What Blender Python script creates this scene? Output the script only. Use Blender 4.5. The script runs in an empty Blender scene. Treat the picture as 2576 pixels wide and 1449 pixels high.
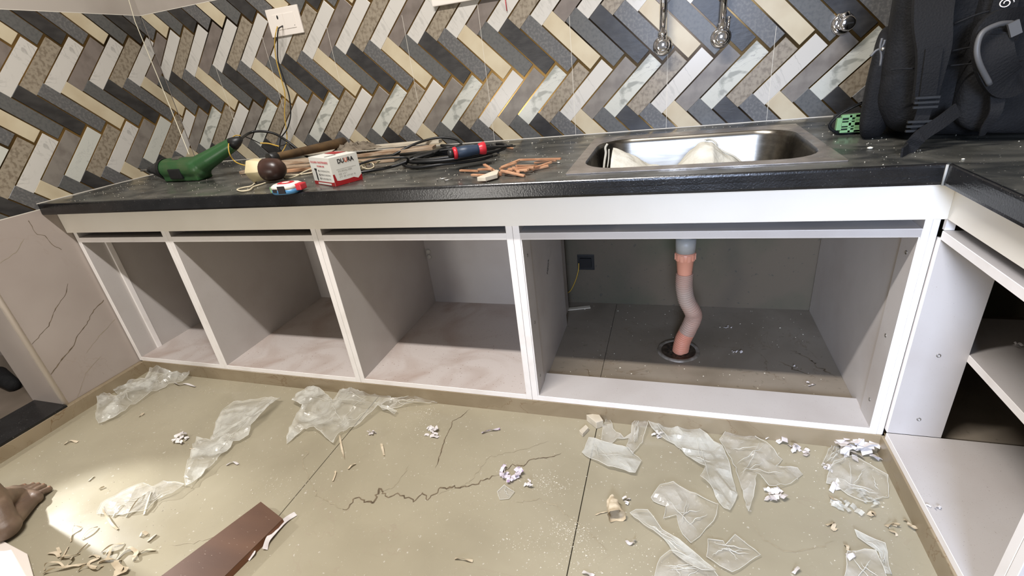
import bpy, bmesh, math, random
from mathutils import Vector, Matrix, noise, Euler
from mathutils.geometry import delaunay_2d_cdt
random.seed(7)
S = 1.1                      # one layout unit = 1.1 m (wall tiles repeat every 300 mm)
COL = bpy.context.scene.collection
# ------------------------------------------------------------------ camera, world, lights, exposure
F = 1211.634; CAM = Vector((1.90003, -1.57430, 0.90445)); ROT = Euler((1.1318057, 0.1140867, 0.2954367), 'XYZ')
cd = bpy.data.cameras.new('camera'); cam = bpy.data.objects.new('camera', cd); COL.objects.link(cam)
cam.location = CAM * S; cam.rotation_euler = ROT
cd.sensor_width = 36; cd.lens = F / 2576 * 36; cd.clip_start = 0.01
sc = bpy.context.scene; sc.camera = cam
RM = ROT.to_matrix()
w = bpy.data.worlds.new('world'); sc.world = w; w.use_nodes = True
w.node_tree.nodes['Background'].inputs[0].default_value = (1.0, 0.96, 0.93, 1)
w.node_tree.nodes['Background'].inputs[1].default_value = 0.24
vs = sc.view_settings; vs.view_transform = 'Standard'; vs.look = 'None'; vs.exposure = 0.13; vs.gamma = 1; vs.use_curve_mapping = False
def area(name, loc, target, sx, sy, power, col):
    l = bpy.data.lights.new(name, 'AREA'); l.shape = 'RECTANGLE'; l.size = sx; l.size_y = sy; l.energy = power; l.color = col
    o = bpy.data.objects.new(name, l); COL.objects.link(o); o.location = Vector(loc) * S
    d = (Vector(target) - Vector(loc)).normalized(); o.rotation_euler = d.to_track_quat('-Z', 'Y').to_euler(); return o
area('tube_light', (1.33, -1.37, 2.32), (1.33, -1.37, 0), 1.1, 0.06, 74, (1.0, 0.955, 0.925))
area('cool_fill', (2.0, -2.9, 1.15), (2.55, -0.5, 0.25), .5, .6, 11, (0.62, 0.74, 1.0)).data.spread = math.radians(62)  # added bluish fill aimed at the right-hand cabinets, no window there
area('edge_highlight_fill', (0.45, -3.2, 0.30), (1.5, -0.6, 0.5), 0.45, 0.5, 15, (1.0, 0.95, 0.88))  # added low fill that puts a highlight on the granite front edge
def spot(name, loc, target, power, ang, blend, r, col):
    l = bpy.data.lights.new(name, 'SPOT'); l.energy = power; l.spot_size = math.radians(ang); l.spot_blend = blend; l.shadow_soft_size = r; l.color = col
    o = bpy.data.objects.new(name, l); COL.objects.link(o); o.location = Vector(loc) * S
    d = (Vector(target) - Vector(loc)).normalized(); o.rotation_euler = d.to_track_quat('-Z', 'Y').to_euler(); return o
spot('work_lamp', (-0.32, -1.090, 0.66), (0.62, -1.125, 0), 100, 27, 0.8, 0.02, (0.97, 0.98, 1.0))
spot('work_lamp_spill', (-0.32, -1.085, 0.68), (0.50, -1.06, 0), 13, 74, 1.0, 0.03, (1.0, 0.97, 0.92))

# ------------------------------------------------------------------ helpers
def V(*a): return Vector(a)
def ray(u, v): return RM @ Vector(((u - 1288) / F, -(v - 724.5) / F, -1.0))
def on(u, v, ax, val):
    d = ray(u, v); i = 'xyz'.index(ax); return CAM + d * ((val - CAM[i]) / d[i])
def lin(c): return tuple(((x / 255) / 12.92 if x / 255 <= .04045 else (((x / 255) + .055) / 1.055) ** 2.4) for x in c)
class MB:
    def __init__(s): s.v = []; s.f = []; s.sm = []
    def add(s, vs, fs, smooth=False):
        n = len(s.v); s.v += [Vector(p) for p in vs]; s.f += [[n + i for i in f] for f in fs]; s.sm += [smooth] * len(fs); return s
    def obox(s, c, ax, h):
        c = Vector(c); P = [c + ax[0] * (h[0] * i) + ax[1] * (h[1] * j) + ax[2] * (h[2] * k) for i in (-1, 1) for j in (-1, 1) for k in (-1, 1)]
        return s.add(P, [(0, 1, 3, 2), (4, 6, 7, 5), (0, 4, 5, 1), (2, 3, 7, 6), (0, 2, 6, 4), (1, 5, 7, 3)])
    def box(s, x0, x1, y0, y1, z0, z1):
        return s.obox(((x0 + x1) / 2, (y0 + y1) / 2, (z0 + z1) / 2), (V(1, 0, 0), V(0, 1, 0), V(0, 0, 1)), (abs(x1 - x0) / 2, abs(y1 - y0) / 2, abs(z1 - z0) / 2))
    def bar(s, a, b, wd, th, up=V(0, 0, 1)):
        a = Vector(a); b = Vector(b); d = (b - a).normalized(); sd = d.cross(up).normalized(); u2 = sd.cross(d)
        return s.obox((a + b) / 2, (d, sd, u2), ((b - a).length / 2, wd / 2, th / 2))
    def tube(s, pts, r, n=10, cap=True):
        pts = [Vector(p) for p in pts]; rs = r if isinstance(r, (list, tuple)) else [r] * len(pts); rings = []
        t0 = (pts[1] - pts[0]).normalized(); up = V(0, 0, 1) if abs(t0.z) < .9 else V(1, 0, 0); nx = t0.cross(up).normalized()
        for i, p in enumerate(pts):
            t = (pts[min(i + 1, len(pts) - 1)] - pts[max(i - 1, 0)]).normalized(); nx = (nx - t * nx.dot(t)).normalized(); ny = t.cross(nx)
            rings.append([p + (nx * math.cos(2 * math.pi * k / n) + ny * math.sin(2 * math.pi * k / n)) * rs[i] for k in range(n)])
        vs_ = [q for rg in rings for q in rg]; fs = [(i * n + k, i * n + (k + 1) % n, (i + 1) * n + (k + 1) % n, (i + 1) * n + k) for i in range(len(pts) - 1) for k in range(n)]
        s.add(vs_, fs, True)
        if cap: s.add(rings[0], [tuple(range(n))[::-1]]); s.add(rings[-1], [tuple(range(n))])
        return s
    def lathe(s, c, axis, prof, n=24):     # prof: list of (distance along the axis, radius)
        c = Vector(c); a = Vector(axis).normalized(); up = V(0, 0, 1) if abs(a.z) < .9 else V(1, 0, 0); x = a.cross(up).normalized(); y = a.cross(x)
        vs_ = [c + a * d + (x * math.cos(2 * math.pi * k / n) + y * math.sin(2 * math.pi * k / n)) * max(r, 1e-5) for d, r in prof for k in range(n)]
        return s.add(vs_, [(i * n + k, i * n + (k + 1) % n, (i + 1) * n + (k + 1) % n, (i + 1) * n + k) for i in range(len(prof) - 1) for k in range(n)], True)
    def prism(s, poly, d):                 # poly: list of 3D points, extruded by d
        n = len(poly); d = Vector(d); P = [Vector(p) for p in poly]
        return s.add(P + [p + d for p in P], [tuple(range(n))[::-1], tuple(range(n, 2 * n))] + [(i, (i + 1) % n, n + (i + 1) % n, n + i) for i in range(n)])
    def ball(s, c, r, n=12):
        r = Vector((r, r, r)) if isinstance(r, (int, float)) else Vector(r); c = Vector(c); m = n // 2
        vs_ = [c + V(r.x * math.sin(math.pi * j / m) * math.cos(2 * math.pi * k / n), r.y * math.sin(math.pi * j / m) * math.sin(2 * math.pi * k / n), r.z * math.cos(math.pi * j / m)) for j in range(m + 1) for k in range(n)]
        return s.add(vs_, [(j * n + k, (j + 1) * n + k, (j + 1) * n + (k + 1) % n, j * n + (k + 1) % n) for j in range(m) for k in range(n)], True)
    def caps(s, a, b, ra, rb, n=14):
        s.tube([a, b], [ra, rb], n, True); s.ball(a, ra, n); s.ball(b, rb, n); return s
    def build(s, name, mat, parent=None, bevel=0, remesh=0, smooth_it=0, sub=0, seg=2):
        org = parent.get('_o') if parent else None; org = Vector(org) if org else V(0, 0, 0)
        me = bpy.data.meshes.new(name); me.from_pydata([tuple((p - org) * S) for p in s.v], [], s.f)
        me.polygons.foreach_set('use_smooth', s.sm); bm = bmesh.new(); bm.from_mesh(me)
        bmesh.ops.remove_doubles(bm, verts=bm.verts, dist=1e-6); bmesh.ops.recalc_face_normals(bm, faces=bm.faces)
        if bevel: bmesh.ops.bevel(bm, geom=[e for e in bm.edges if e.calc_face_angle(0) > .6], offset=bevel * S, segments=seg, affect='EDGES', profile=.6)
        bm.to_mesh(me); bm.free()
        if remesh or sub:
            t = bpy.data.objects.new('tmp', me); COL.objects.link(t)
            if remesh:
                m = t.modifiers.new('r', 'REMESH'); m.mode = 'VOXEL'; m.voxel_size = remesh * S
                m = t.modifiers.new('s', 'SMOOTH'); m.factor = .6; m.iterations = smooth_it or 4
            if sub: m = t.modifiers.new('u', 'SUBSURF'); m.levels = sub
            dg = bpy.context.evaluated_depsgraph_get(); me2 = bpy.data.meshes.new_from_object(t.evaluated_get(dg)); bpy.data.objects.remove(t); me = me2; me.name = name
            me.polygons.foreach_set('use_smooth', [True] * len(me.polygons))
        me.materials.clear(); me.materials.append(mat)
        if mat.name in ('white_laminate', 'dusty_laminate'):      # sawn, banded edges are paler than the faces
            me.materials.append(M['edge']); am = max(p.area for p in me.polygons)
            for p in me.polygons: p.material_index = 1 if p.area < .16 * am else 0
        o = bpy.data.objects.new(name, me); COL.objects.link(o)
        if parent: o.parent = parent; o['_o'] = tuple(org)
        return o
def thing(name, label, cat, loc=(0, 0, 0), group=None):
    o = bpy.data.objects.new(name, None); COL.objects.link(o); o.location = Vector(loc) * S; o['_o'] = tuple(loc); o.empty_display_size = .02
    o['label'] = label; o['category'] = cat
    if group: o['group'] = group
    return o
def tag(o, label, cat, group=None, kind=None):
    o['label'] = label; o['category'] = cat
    if group: o['group'] = group
    if kind: o['kind'] = kind
    return o
def struct(o, label=None):
    o['kind'] = 'structure'
    if label: o['label'] = label
    return o
def catmull(P, n=8):
    P = [Vector(p) for p in P]; Q = [P[0] * 2 - P[1]] + P + [P[-1] * 2 - P[-2]]; out = []
    for i in range(1, len(Q) - 2):
        a, b, c, d = Q[i - 1:i + 3]
        for k in range(n):
            t = k / n; out.append(.5 * ((2 * b) + (c - a) * t + (2 * a - 5 * b + 4 * c - d) * t * t + (3 * b - a - 3 * c + d) * t ** 3))
    out.append(P[-1]); return out
def text_mesh(txt, mat, parent, origin, xd, yd, height, name='lettering', bold=.0, width=None, thick=.0004):
    c = bpy.data.curves.new('t', 'FONT'); c.body = txt; c.size = 1; c.offset = bold; c.extrude = 0
    t = bpy.data.objects.new('t', c); COL.objects.link(t); dg = bpy.context.evaluated_depsgraph_get()
    me = bpy.data.meshes.new_from_object(t.evaluated_get(dg)); bpy.data.objects.remove(t)
    xs = [v.co.x for v in me.vertices]; ys = [v.co.y for v in me.vertices]; x0 = min(xs); y0 = min(ys); hh = max(ys) - y0; ww = max(xs) - x0
    k = height / hh; kx = width / ww if width else k; org = Vector(parent['_o']); xd = Vector(xd).normalized(); yd = Vector(yd).normalized(); nn = xd.cross(yd)
    for v in me.vertices: v.co = (Vector(origin) + xd * ((v.co.x - x0) * kx) + yd * ((v.co.y - y0) * k) + nn * thick - org) * S
    me.materials.clear(); me.materials.append(mat); o = bpy.data.objects.new(name, me); COL.objects.link(o); o.parent = parent; return o

# ------------------------------------------------------------------ materials
def mat(name, col, rough=.5, metal=0, col2=None, scale=8, lo=.4, hi=.6, detail=4, bump=0, bscale=60, spec=.5, coat=0, vein=None, vscale=2, vwidth=.02, speck=None, stretch=None, dist=0, vein2=None, rvar=None, alpha=None, ssss=0, aniso=0):
    m = bpy.data.materials.new(name); m.use_nodes = True; nt = m.node_tree; N = nt.nodes; L = nt.links; B = N['Principled BSDF']
    c = lin(col) + (1,); B.inputs['Base Color'].default_value = c; B.inputs['Roughness'].default_value = rough; B.inputs['Metallic'].default_value = metal
    B.inputs['Specular IOR Level'].default_value = spec; B.inputs['Coat Weight'].default_value = coat; B.inputs['Coat Roughness'].default_value = .08
    tc = N.new('ShaderNodeTexCoord'); mp = N.new('ShaderNodeMapping'); L.new(tc.outputs['Object'], mp.inputs[0])
    if stretch: mp.inputs['Scale'].default_value = stretch
    src = mp.outputs[0]; cur = None
    def nz(sc_, det, d=0, rgh=.5):
        n = N.new('ShaderNodeTexNoise'); n.inputs['Scale'].default_value = sc_; n.inputs['Detail'].default_value = det; n.inputs['Distortion'].default_value = d; n.inputs['Roughness'].default_value = rgh; L.new(src, n.inputs['Vector']); return n
    def ramp(fac, a, b, ca=(0, 0, 0, 1), cb=(1, 1, 1, 1)):
        r = N.new('ShaderNodeValToRGB'); r.color_ramp.elements[0].position = a; r.color_ramp.elements[1].position = b; r.color_ramp.elements[0].color = ca; r.color_ramp.elements[1].color = cb; L.new(fac, r.inputs[0]); return r
    def mix(fac, a, b):
        x = N.new('ShaderNodeMix'); x.data_type = 'RGBA'; L.new(fac, x.inputs[0])
        for s_, q in ((6, a), (7, b)):
            if isinstance(q, tuple): x.inputs[s_].default_value = q
            else: L.new(q, x.inputs[s_])
        return x.outputs[2]
    cur = c
    if col2: cur = mix(ramp(nz(scale, detail, dist).outputs[0], lo, hi).outputs[0], c, lin(col2) + (1,))
    for vv, vsc, off in ((vein, vscale, 0), (vein2, vscale * 1.9, 3.7)):
        if not vv: continue
        n = nz(vsc, 5, 1.2, .6); a = N.new('ShaderNodeMath'); a.operation = 'SUBTRACT'; L.new(n.outputs[0], a.inputs[0]); a.inputs[1].default_value = .5 + off * .01
        b = N.new('ShaderNodeMath'); b.operation = 'ABSOLUTE'; L.new(a.outputs[0], b.inputs[0])
        r = ramp(b.outputs[0], 0, vwidth, (1, 1, 1, 1), (0, 0, 0, 1)); g = nz(vsc * .7, 2); rg = ramp(g.outputs[0], .42, .6)
        mm = N.new('ShaderNodeMath'); mm.operation = 'MULTIPLY'; L.new(r.outputs[0], mm.inputs[0]); L.new(rg.outputs[0], mm.inputs[1])
        cur = mix(mm.outputs[0], cur, lin(vv) + (1,))
    if speck:
        sc_, th, colr = speck; n = nz(sc_, 2); cur = mix(ramp(n.outputs[0], th, th + .04).outputs[0], cur, lin(colr) + (1,))
    if not isinstance(cur, tuple): L.new(cur, B.inputs['Base Color'])
    if rvar: r = ramp(nz(rvar[0], 4).outputs[0], .35, .65, (rvar[1],) * 3 + (1,), (rvar[2],) * 3 + (1,)); L.new(r.outputs[0], B.inputs['Roughness'])
    if bump:
        bp = N.new('ShaderNodeBump'); bp.inputs['Strength'].default_value = bump; bp.inputs['Distance'].default_value = .004; L.new(nz(bscale, 6).outputs[0], bp.inputs['Height']); L.new(bp.outputs[0], B.inputs['Normal'])
    if ssss: B.inputs['Subsurface Weight'].default_value = ssss; B.inputs['Subsurface Radius'].default_value = (.012, .005, .003); B.inputs['Subsurface Scale'].default_value = 1
    if alpha is not None:
        if isinstance(alpha, tuple): r = ramp(nz(alpha[2], 5, 1.5).outputs[0], .4, .62, (alpha[0],) * 3 + (1,), (alpha[1],) * 3 + (1,)); L.new(r.outputs[0], B.inputs['Alpha'])
        else: B.inputs['Alpha'].default_value = alpha
    return m
M = {}
M['panel'] = mat('white_laminate', (190, 185, 181), .38, col2=(180, 173, 168), scale=5, lo=.45, hi=.75, speck=(420, .70, (150, 140, 132)), rvar=(7, .3, .5))
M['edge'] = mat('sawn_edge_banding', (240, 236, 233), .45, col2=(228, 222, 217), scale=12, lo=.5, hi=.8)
M['dusty_panel'] = mat('dusty_laminate', (192, 183, 177), .5, col2=(162, 142, 130), scale=4, lo=.45, hi=.75, dist=1.5, speck=(160, .68, (140, 118, 105)), rvar=(6, .35, .6))
M['apron'] = mat('cream_laminate', (246, 241, 230), .35, col2=(240, 234, 222), scale=3)
M['granite_top'] = mat('dusty_black_granite', (46, 47, 45), .3, col2=(84, 83, 77), scale=6, lo=.40, hi=.62, stretch=(.9, 1.6, 1), dist=1.2, detail=9, speck=(170, .70, (165, 162, 155)), bump=.05, rvar=(9, .16, .5))
M['granite_edge'] = mat('polished_black_granite', (15, 15, 16), .22, col2=(24, 24, 25), scale=25, speck=(300, .71, (120, 118, 112)), bump=.10, bscale=260)
M['slate'] = mat('black_slate', (44, 43, 43), .35, col2=(58, 57, 56), scale=18, lo=.4, hi=.65, stretch=(1, 1, 2.2), bump=.10, bscale=40)
M['granite1'] = mat('grey_granite_print', (88, 88, 88), .35, col2=(108, 107, 105), scale=130, lo=.45, hi=.65)
M['granite2'] = mat('dark_grey_granite_print', (92, 92, 90), .35, col2=(80, 81, 80), scale=110, lo=.45, hi=.65)
M['cream'] = mat('cream_stone_print', (196, 185, 158), .35, col2=(184, 170, 142), scale=12, lo=.4, hi=.7)
M['taupe'] = mat('mottled_taupe_print', (146, 136, 119), .35, col2=(118, 107, 91), scale=85, lo=.45, hi=.62, detail=7)
M['concrete'] = mat('grey_concrete_print', (128, 122, 114), .35, col2=(110, 103, 96), scale=25, lo=.4, hi=.65)
M['brownconcrete'] = mat('brown_concrete_print', (122, 113, 106), .35, col2=(108, 99, 92), scale=25, lo=.4, hi=.65)
M['whiteA'] = mat('banded_white_marble_print', (192, 193, 184), .25, col2=(148, 150, 142), scale=8, lo=.535, hi=.575, stretch=(1, 1, 1.7), dist=.3, vein=(160, 160, 156), vscale=7, vwidth=.012)
M['whiteB'] = mat('veined_white_marble_print', (196, 193, 186), .25, vein=(112, 110, 106), vscale=4.5, vwidth=.012, vein2=(160, 158, 152))
M['grout'] = mat('gold_grout', (150, 120, 72), .2, metal=.85, col2=(44, 34, 22), scale=1.6, lo=.42, hi=.56)
M['whitegrout'] = mat('white_joint', (215, 210, 198), .5)
M['upper'] = mat('upper_white_marble', (178, 171, 162), .3, col2=(160, 151, 142), scale=2, vein=(112, 104, 96), vscale=1.6, vwidth=.007)
M['marble'] = mat('beige_white_marble', (172, 162, 154), .28, col2=(162, 151, 143), scale=2, vein=(160, 148, 138), vscale=1.6, vwidth=.004)
M['vein'] = mat('dark_vein', (92, 80, 64), .35, col2=(122, 108, 88), scale=60)
M['veinlight'] = mat('pale_vein', (152, 142, 120), .35, col2=(165, 155, 132), scale=60)
M['floor'] = mat('beige_marble_floor', (164, 156, 134), .24, col2=(150, 142, 121), scale=2.4, lo=.35, hi=.7, dist=1, vein=(156, 146, 126), vscale=1.4, vwidth=.004, speck=(90, .69, (186, 180, 166)), rvar=(5, .18, .42))
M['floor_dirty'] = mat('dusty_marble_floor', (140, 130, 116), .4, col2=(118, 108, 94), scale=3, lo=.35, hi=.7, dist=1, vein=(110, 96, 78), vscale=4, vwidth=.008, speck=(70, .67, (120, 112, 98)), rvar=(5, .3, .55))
M['plinth'] = mat('brown_beige_marble', (150, 136, 112), .3, col2=(134, 119, 95), scale=5, lo=.4, hi=.7, dist=1, vein=(122, 100, 74), vscale=5, vwidth=.01)
M['joint'] = mat('dark_joint', (95, 86, 72), .8)
M['rawwall'] = mat('raw_cement_wall', (98, 88, 74), .85, col2=(76, 78, 62), scale=3, lo=.4, hi=.65, detail=8, bump=.3, bscale=60, speck=(60, .66, (80, 76, 66)))
M['ceiling'] = mat('white_plaster', (225, 222, 216), .8)
M['steel'] = mat('brushed_steel', (122, 118, 110), .3, metal=1, col2=(108, 104, 97), scale=90, stretch=(.1, 1, 1), rvar=(12, .22, .36))
M['steel_rim'] = mat('scratched_steel_rim', (176, 168, 160), .36, metal=.8, col2=(156, 148, 140), scale=14, rvar=(30, .25, .5))
M['chrome'] = mat('chrome', (225, 225, 228), .06, metal=1)
M['sack'] = mat('white_woven_sack', (210, 208, 196), .75, col2=(188, 184, 170), scale=14, bump=.4, bscale=150, speck=(18, .70, (150, 118, 100)))
M['thread'] = mat('seam_thread', (196, 192, 178), .8, bump=.3)
M['green'] = mat('green_tool_housing', (44, 84, 46), .35, col2=(70, 88, 56), scale=9, lo=.55, hi=.75)
M['blackrubber'] = mat('black_rubber', (26, 27, 28), .45, bump=.1)
M['metal'] = mat('worn_steel', (165, 162, 155), .35, metal=.9)
M['cable'] = mat('black_cable', (22, 23, 24), .42)
M['yellow'] = mat('yellow_wire', (196, 160, 66), .5)
M['plate'] = mat('white_plastic_plate', (228, 221, 212), .3)
M['dark'] = mat('black_hole', (12, 12, 12), .7)
M['wood'] = mat('pine_wood', (190, 146, 112), .6, col2=(160, 112, 80), scale=30, stretch=(.3, 2, 2))
M['palewood'] = mat('pale_laminated_wood', (205, 196, 178), .5, col2=(190, 180, 160), scale=20)
M['strip'] = mat('strip_wood', (176, 158, 136), .6, col2=(138, 110, 84), scale=40, stretch=(.25, 2, 3))
M['brownwood'] = mat('dark_stained_plank', (98, 70, 52), .5, col2=(82, 58, 44), scale=7, stretch=(.5, 2, 1), lo=.35, hi=.7, speck=(160, .72, (180, 165, 150)))
M['plankedge'] = mat('plank_cut_edge', (120, 78, 52), .6)
M['handle'] = mat('worn_wood_handle', (96, 74, 46), .55, col2=(62, 46, 28), scale=16)
M['hammerhead'] = mat('brown_mallet_head', (64, 42, 34), .35, col2=(50, 32, 26), scale=20)
M['tape_cream'] = mat('cream_plastic', (210, 198, 160), .5, col2=(196, 182, 142), scale=12)
M['rope'] = mat('cotton_cord', (200, 190, 162), .85, bump=.4, bscale=200)
M['cloth'] = mat('grey_brown_cloth', (132, 122, 106), .9, col2=(104, 94, 80), scale=20, bump=.3, bscale=120)
M['boxwhite'] = mat('box_white', (214, 214, 206), .4)
M['boxred'] = mat('box_red', (152, 30, 34), .35)
M['ink'] = mat('black_ink', (26, 22, 26), .5)
M['redink'] = mat('red_ink', (186, 48, 62), .5)
M['greyink'] = mat('grey_ink', (120, 116, 108), .5)
M['orangeink'] = mat('orange_ink', (196, 84, 48), .5)
M['tapeblue'] = mat('blue_plastic', (70, 128, 172), .35)
M['tapewhite'] = mat('white_plastic', (216, 212, 202), .35)
M['red'] = mat('red_plastic', (190, 40, 52), .35)
M['gripblue'] = mat('navy_grip', (38, 54, 74), .45)
M['palegreen'] = mat('pale_green_plastic', (118, 160, 112), .4)
M['bag'] = mat('black_nylon', (18, 18, 19), .8, col2=(24, 24, 25), scale=30, bump=.5, bscale=220, spec=.25)
M['bagstrap'] = mat('black_webbing', (24, 24, 25), .8, bump=.4, bscale=300, spec=.25)
M['piping'] = mat('grey_piping', (82, 82, 82), .5)
M['hosegrey'] = mat('dusty_hose', (176, 156, 142), .6, col2=(184, 146, 128), scale=7)
M['hosepink'] = mat('peach_plastic', (208, 146, 122), .45)
M['greycap'] = mat('grey_plastic_cap', (150, 150, 146), .45)
M['drain'] = mat('drain_steel', (158, 150, 140), .45, metal=.35, col2=(120, 112, 100), scale=40)
M['draindish'] = mat('dirty_drain_dish', (92, 80, 68), .45, metal=.5, col2=(64, 54, 45), scale=60)
M['skin'] = mat('brown_skin', (124, 104, 86), .5, col2=(102, 84, 70), scale=14, bump=.25, bscale=90, ssss=.12)
M['nail'] = mat('toe_nail', (150, 118, 96), .35)
M['film'] = mat('clear_plastic_film', (222, 219, 210), .2, bump=.7, bscale=26, alpha=(.10, .42, 7), spec=.8)
M['film2'] = mat('milky_plastic_film', (222, 222, 214), .2, bump=.7, bscale=30, alpha=(.20, .62, 6), spec=.8)
M['filmedge'] = mat('film_fold', (228, 226, 216), .3, alpha=.6)
M['paper'] = mat('white_paper', (226, 222, 220), .7, col2=(205, 198, 196), scale=30)
M['shaving'] = mat('pale_shaving', (216, 202, 176), .7, col2=(196, 180, 152), scale=40)
M['printed'] = mat('printed_paper', (214, 206, 216), .6, col2=(150, 124, 160), scale=50, lo=.55, hi=.6)
M['whitetile'] = mat('white_sheet', (232, 222, 212), .4)
M['corridor'] = mat('corridor_tile', (118, 106, 94), .35, col2=(100, 90, 78), scale=4)
M['dust'] = mat('plaster_dust', (214, 208, 190), .9)
M['string'] = mat('white_string', (206, 200, 178), .7)

# ------------------------------------------------------------------ layout constants (units)
H = .6714; D = .600; ZG = .6357; ZA = .5629; YA = -.5627; YC = -.5479; ZT = .5403; ZR = .5233; HP = .0488; TP = .0163
W = 2.3328; XR = 2.369; XD = [.424, .9846, 1.5457]; XE = 2.344; XW = 2.98; ZM = 1.2175; YW = .045
# ------------------------------------------------------------------ floor
fl = thing('floor', 'x', 'x'); del fl['category']; fl['label'] = 'beige veined marble floor strewn with plastic film and scraps'; fl['kind'] = 'structure'
MB().box(-1.6, 3.2, -3.4, .2, -.06, -.012).build('joint_bed', M['joint'], fl)
xs = [0, 1.0350, 1.7263, 2.4170, 3.0]
for i in range(4):
    for y0, y1 in ((-1.62, -.545), (-2.46, -1.622), (-3.3, -2.462)):
        a = max(xs[i], .0)
        MB().box(a + .001, xs[i + 1] - .001, y0 + .001, y1 - .001, -.012, 0).build('floor_tile', M['floor'], fl, bevel=.0006, seg=1)
def ribbon(pts, wd, z, jag=.0, seed=1):
    r = random.Random(seed); P = []
    for i in range(len(pts) - 1):
        a, b = Vector(pts[i]), Vector(pts[i + 1]); k = max(2, int((b - a).length / .006))
        for j in range(k): P.append(a.lerp(b, j / k) + V(r.uniform(-1, 1) * jag, r.uniform(-1, 1) * jag, 0))
    P.append(Vector(pts[-1])); mb = MB(); vs_ = []
    for i, p in enumerate(P):
        t = (P[min(i + 1, len(P) - 1)] - P[max(i - 1, 0)]); t.z = 0; n = V(-t.y, t.x, 0).normalized(); ww = wd * (.35 + .9 * abs(noise.noise(p * 40))) * min(1, (i + .3) / 4, (len(P) - i - .7) / 4 if len(P) - i > .7 else .1)
        vs_ += [p + n * ww, p - n * ww]
    for v in vs_: v.z = z
    mb.add(vs_, [(2 * i, 2 * i + 1, 2 * i + 3, 2 * i + 2) for i in range(len(P) - 1)]); return mb
def fp(pts, z=0): return [on(u, v, 'z', z) for u, v in pts]
veins = [([(858, 1280), (872, 1282), (893, 1252), (908, 1258), (938, 1268), (955, 1230), (975, 1252), (1000, 1240), (1040, 1262), (1060, 1240), (1075, 1258), (1110, 1228), (1150, 1225), (1175, 1225), (1205, 1215), (1235, 1200), (1248, 1198)], .0032, 'vein', .004),
         ([(1248, 1198), (1290, 1170), (1320, 1172), (1335, 1155), (1390, 1150), (1412, 1140)], .0022, 'vein', .003),
         ([(1180, 1030), (1158, 1050), (1140, 1058), (1135, 1075), (1120, 1100), (1105, 1150), (1095, 1178)], .002, 'vein', .002),
         ([(1300, 1265), (1355, 1255), (1395, 1272), (1430, 1300), (1480, 1340), (1530, 1385)], .002, 'veinlight', .003),
         ([(1030, 1170), (1010, 1200), (990, 1225), (950, 1240)], .0018, 'veinlight', .003),
         ([(760, 1128), (775, 1140), (760, 1160), (770, 1190), (800, 1250), (860, 1280)], .002, 'veinlight', .003),
         ([(1100, 1245), (1180, 1215), (1230, 1150), (1320, 1130), (1380, 1110)], .0012, 'veinlight', .003),
         ([(1890, 1310), (1925, 1360), (1980, 1390), (2050, 1380), (2100, 1362)], .002, 'veinlight', .003),
         ([(640, 1330), (560, 1345), (480, 1368), (430, 1372)], .002, 'veinlight', .003)]
for i, (p, wd, m, j) in enumerate(veins): ribbon(fp(p), wd, .0006, j, i).build('vein', M[m], fl)
# raised plinth under the base units, with the floor inside the sink bay
pl = struct(MB().box(.018, XR + .004, YC - .002, YC + .012, -.01, HP).box(XR - .004, XR + .02, -2.4, YC + .01, -.01, HP).build('baseboard_back', M['plinth'], bevel=.0008, seg=1), 'brown beige marble plinth under the open base units')
bf = thing('x', 'x', 'x'); bf.name = 'trim_1'; del bf['category']; bf['kind'] = 'structure'; bf['label'] = 'raised marble floor under the base units'
MB().box(0, 3.0, YC + .012, .06, -.01, HP - .008).build('joint_bed', M['joint'], bf)
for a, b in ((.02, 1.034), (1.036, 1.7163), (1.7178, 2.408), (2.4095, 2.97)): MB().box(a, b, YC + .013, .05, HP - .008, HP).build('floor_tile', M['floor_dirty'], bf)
for i, p in enumerate([[(1990, 880), (2030, 900), (2060, 925), (2110, 950)], [(1960, 910), (2000, 930), (2040, 945)], [(1470, 925), (1490, 945), (1460, 955)]]): ribbon(fp(p, HP), .0025, HP + .0006, .006, i + 40).build('vein', M['vein'], bf)
# left wall: skirting, marble slab, herringbone, door opening
struct(MB().box(-.004, .018, -2.4, .0, -.01, .0445).build('baseboard_left', M['plinth'], bevel=.001, seg=1), 'beige marble skirting and door sill along the left')
wl = thing('wall_left', 'x', 'x'); del wl['category']; wl['kind'] = 'structure'; wl['label'] = 'left wall with beige marble cladding below herringbone tiles'
MB().box(-.155, -.004, -.806, .06, .0, 2.35).box(-.155, -.004, -3.3, -1.9, 0, 2.35).box(-.155, -.004, -1.9, -.806, 2.0, 2.35).build('wall_core', M['upper'], wl)
MB().box(-.004, .0, -.803, .0, .0445, .653).build('marble_slab', M['marble'], wl, bevel=.0015)
MB().box(-.004, -.0, -.803, .0, ZM, 2.35).build('marble_slab', M['upper'], wl)
MB().box(-.004, -.002, -.803, .0, .653, ZM).build('grout_bed', M['grout'], wl)
MB().box(-.004, .0002, -.803, .0, .6528, .6552).box(-.004, .0002, -.803, 0, ZM - .0015, ZM + .0005).build('white_joint', M['whitegrout'], wl)
MB().box(0, .0022, -.6, 0, H, H + .0022).build('white_joint', M['whitegrout'], wl)
MB().tube([(-.005, -.805, .0445), (-.005, -.805, 2.0)], .0085, 12).build('corner_bead', M['whitetile'], wl)
MB().box(-.16, -.006, -.812, -.806, .05, 2.0).build('reveal_slab', M['marble'], wl)
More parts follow.
